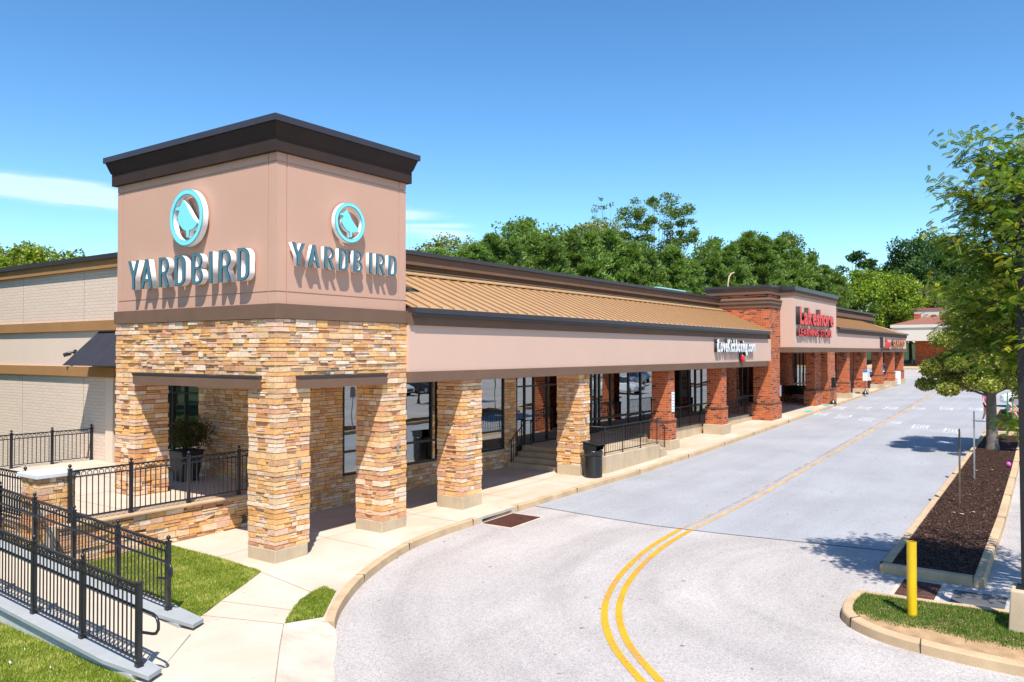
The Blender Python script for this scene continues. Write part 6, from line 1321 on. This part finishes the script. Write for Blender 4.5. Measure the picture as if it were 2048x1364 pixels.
# the tree in the mulch bed
def near_tree():
    r = np.random.default_rng(51); bx, by = 25.25, -10.35; zb = g(bx); e = empty('street_tree', (bx, by, zb), 'round leafy tree with stout bare trunk in the long mulch bed', 'tree')
    C0 = []; CL = []; cs_ = []
    for i in range(64):
        d = unit(r, 1)[0]; q = r.uniform(.35, 1)**.6; p = np.array([bx+.1+d[0]*2.3*q, by-.05+d[1]*2.2*q, zb+4.15+d[2]*2.2*q]); p[2] -= .18*abs(p[1]-by)
        cs_.append((p, r.uniform(.42, .75)))
    for a, l_, z in ((1.9, 2.45, 2.45), (2.5, 2.3, 2.3), (1.4, 2.3, 2.9), (2.2, 2.5, 3.1), (.9, 2.4, 2.4), (3.2, 2.3, 2.5), (-1.2, 2.3, 3.2), (-2.2, 2.2, 3.0), (4.9, 2.2, 2.7)):
        cs_.append((np.array([bx+math.cos(a)*l_, by+math.sin(a)*l_*.92, zb+z]), .42))
    cols = [(.10, .145, .016), (.20, .245, .028), (.36, .37, .065), (.58, .53, .18), (.42, .23, .10)]; w = (.26, .32, .24, .14, .04)
    for p, cr_ in cs_:
        n = int(900*r.uniform(.7, 1.3)); d = unit(r, n)*(r.uniform(.1, 1, n)**.5)[:, None]; C0.append(p+d*cr_*np.array([1, 1, .65])); CL.append(palette(r, n, cols, w)*r.uniform(.85, 1.15))
    tris_mesh('crown', leaf_quads(np.concatenate(C0), r, .105, .6), 4, np.concatenate(CL), 'leaf', e, (bx, by, zb))
    b = MB(); b.tube([(bx+.02, by, zb-.1), (bx, by, zb+.25), (bx, by+.02, zb+1.2), (bx+.02, by+.03, zb+2.3)], [.27, .205, .18, .16], 14)
    for p, _ in cs_:
        s_ = Vector((bx, by, zb+r.uniform(1.9, 2.5))); t_ = Vector(p); b.tube([s_, s_.lerp(t_, .4)+Vector((0, 0, .15)), t_], [.055, .035, .008], 5, cap=False)
    b.build('trunk', 'bark_grey', e)
near_tree()
# the feathery tree at the right edge: real compound leaves
def locust():
    r = np.random.default_rng(61); bx, by = 5.6, -14.2; zb = g(bx)
    e = empty('locust_tree', (bx, by, zb), 'feathery compound-leaved tree overhanging the lamp post at the right edge', 'tree')
    anchors = [(4.5, -11.6, 7.3), (4.4, -11.9, 7.6), (4.3, -11.35, 6.9), (4.6, -11.45, 6.5), (4.7, -11.7, 6.6), (4.5, -11.35, 6.1), (4.9, -11.5, 5.9), (5.0, -11.2, 5.4), (4.4, -11.4, 5.2), (5.2, -11.6, 5.1), (4.6, -11.2, 4.7), (4.8, -11.6, 4.4), 
               (4.6, -12.1, 6.8), (4.7, -12.3, 5.9), (5.2, -12.2, 5.2), (5.4, -12.5, 4.6), (4.6, -12.2, 4.1), (4.3, -12.25, 3.1), (4.8, -12.6, 7.2), (5.4, -12.9, 6.4), (5.6, -13.4, 7.4), (4.6, -13.3, 6.5), (5.8, -13.8, 5.6), (4.4, -13.2, 5.2), (6.2, -12.6, 5.6), (6.4, -13.2, 4.6), (3.8, -13.4, 6.2), (3.7, -13.8, 4.8), (5.0, -14.2, 7.8), (6.4, -14.4, 6.6), (4.6, -15.2, 6.2), (6.2, -15.4, 5.4), (7.2, -13.6, 5.8), (7.0, -14.8, 4.6), (5.5, -15.6, 4.8), (3.9, -14.8, 5.4), (4.6, -11.5, 7.6), (4.9, -12.0, 7.5), (5.1, -11.3, 6.9), (4.7, -12.0, 7.1), (5.0, -12.4, 6.5), (4.8, -11.9, 6.2), (5.3, -11.9, 5.7), (4.7, -11.75, 5.5), (5.2, -12.4, 7.9), (4.6, -12.3, 5.3), (5.5, -11.7, 6.6), (5.4, -11.2, 6.1), (4.9, -11.5, 4.9), (7.3, -12.8, 6.4), (6.6, -11.9, 6.2), (6.0, -11.8, 7.0)]
    P_ = []; CC = []; b = MB(); tw_ = MB()
    b.tube([(bx, by, zb-.2), (bx, by, zb+.3), (bx-.05, by+.05, 3.0), (bx-.1, by+.1, 5.0), (bx-.1, by+.2, 7.0)], [.22, .17, .14, .10, .04], 10)
    cols = [(.085, .16, .017), (.145, .23, .023), (.235, .32, .036), (.44, .43, .045)]; w = (.32, .34, .24, .10)
    anchors = anchors+[(3.72, -12.28, 6.75), (3.62, -12.22, 6.1), (3.75, -12.35, 5.45), (3.7, -12.25, 4.95), (3.8, -12.1, 6.5)]
    anchors = anchors+[(a_[0]+r.normal()*.16, a_[1]+r.normal()*.14-.1, a_[2]-abs(r.normal())*.28) for a_ in anchors]
    for ax in anchors:
        a = Vector(ax); zs = min(max(a.z-1.0-.25*(a-Vector((bx, by, a.z))).length, 2.2), 6.5); s_ = Vector((bx-.05, by+.1, zs)); md = s_.lerp(a, .55)+Vector((0, 0, .12)); b.tube([s_, md, a], [.028, .015, .005], 5, cap=False)
        near = a.y > -13.0 and a.x < 5.6; cl = r.uniform(.75, 1.3); yl = r.random() < .16
        for k in range(135 if near else 45):
            t0 = r.uniform(.50, 1.08); base = md.lerp(a, (t0-.5)*2) if t0 > .5 else md; q0 = np.clip(r.normal(size=3), -1.7, 1.7)*np.array([.15, .15, .085])
            st = base+Vector(q0); dr = ((a-md).normalized()*.5+Vector((r.normal(), r.normal(), r.uniform(-.8, .4)))).normalized(); L_ = r.uniform(.10, .18)
            sd = dr.cross(Vector((0, 0, 1))).normalized(); upv = sd.cross(dr).normalized(); tilt = r.uniform(-1.1, 1.1); sd = (sd*math.cos(tilt)+upv*math.sin(tilt)); col = np.array(cols)[3 if (yl and r.random() < .5) else r.choice(4, p=w)]*r.uniform(.85, 1.15)*cl
            sd = np.array(sd); dv = np.array(dr); s0 = np.array(st)
            for j in range(9):
                t = (j+1)/10; p = s0+dv*(L_*t)+np.array([0, 0, -.30*L_*t*t]); ll = .036*(1-.35*abs(t-.45)); o = dv*.0125
                for sg in (-1, 1):
                    q = sd*sg+dv*.25; P_.append((p-o*.6, p+q*ll*.5+o, p+q*ll, p+q*ll*.5-o)); CC.append(col)
    V = np.array(P_, dtype=np.float64); tris_mesh('crown', V, 4, np.array(CC), 'leaf', e, (bx, by, zb)); b.build('trunk', 'bark', e)
locust()
# trees of the parking lot across the road, seen only in the shop glass
for i, (x, y) in enumerate([(33, -19), (56, -19.5), (70, -27), (95, -30), (60, -42), (84, -46), (110, -40), (-26, -2), (-28, 7), (-25, 16), (-30, 24), (-34, 1), (-5, 21), (-8, 26.5), (-2, 26), (-11, 33), (-6, 33), (-15, 40), (-22, 44), (-28, 50), (-9, 43), (-20, 54), (-30, 58)]):
    t = copy_tree(protos['k' if y > 35 else 'd']); t.location = (x, y, g(x)-.15); t.rotation_euler = (0, 0, i*1.3); s_ = .42 if i < 2 else .75; t.scale = (s_, s_, s_); tag(t, 'leafy tree in the parking lot across the road, mirrored in the shop glass' if x > 0 else 'leafy tree on the lawn left of the ramp, mirrored in the patio door glass', 'tree', 'parking lot trees mirrored in the shop glass' if x > 0 else 'lawn trees mirrored in the patio door')
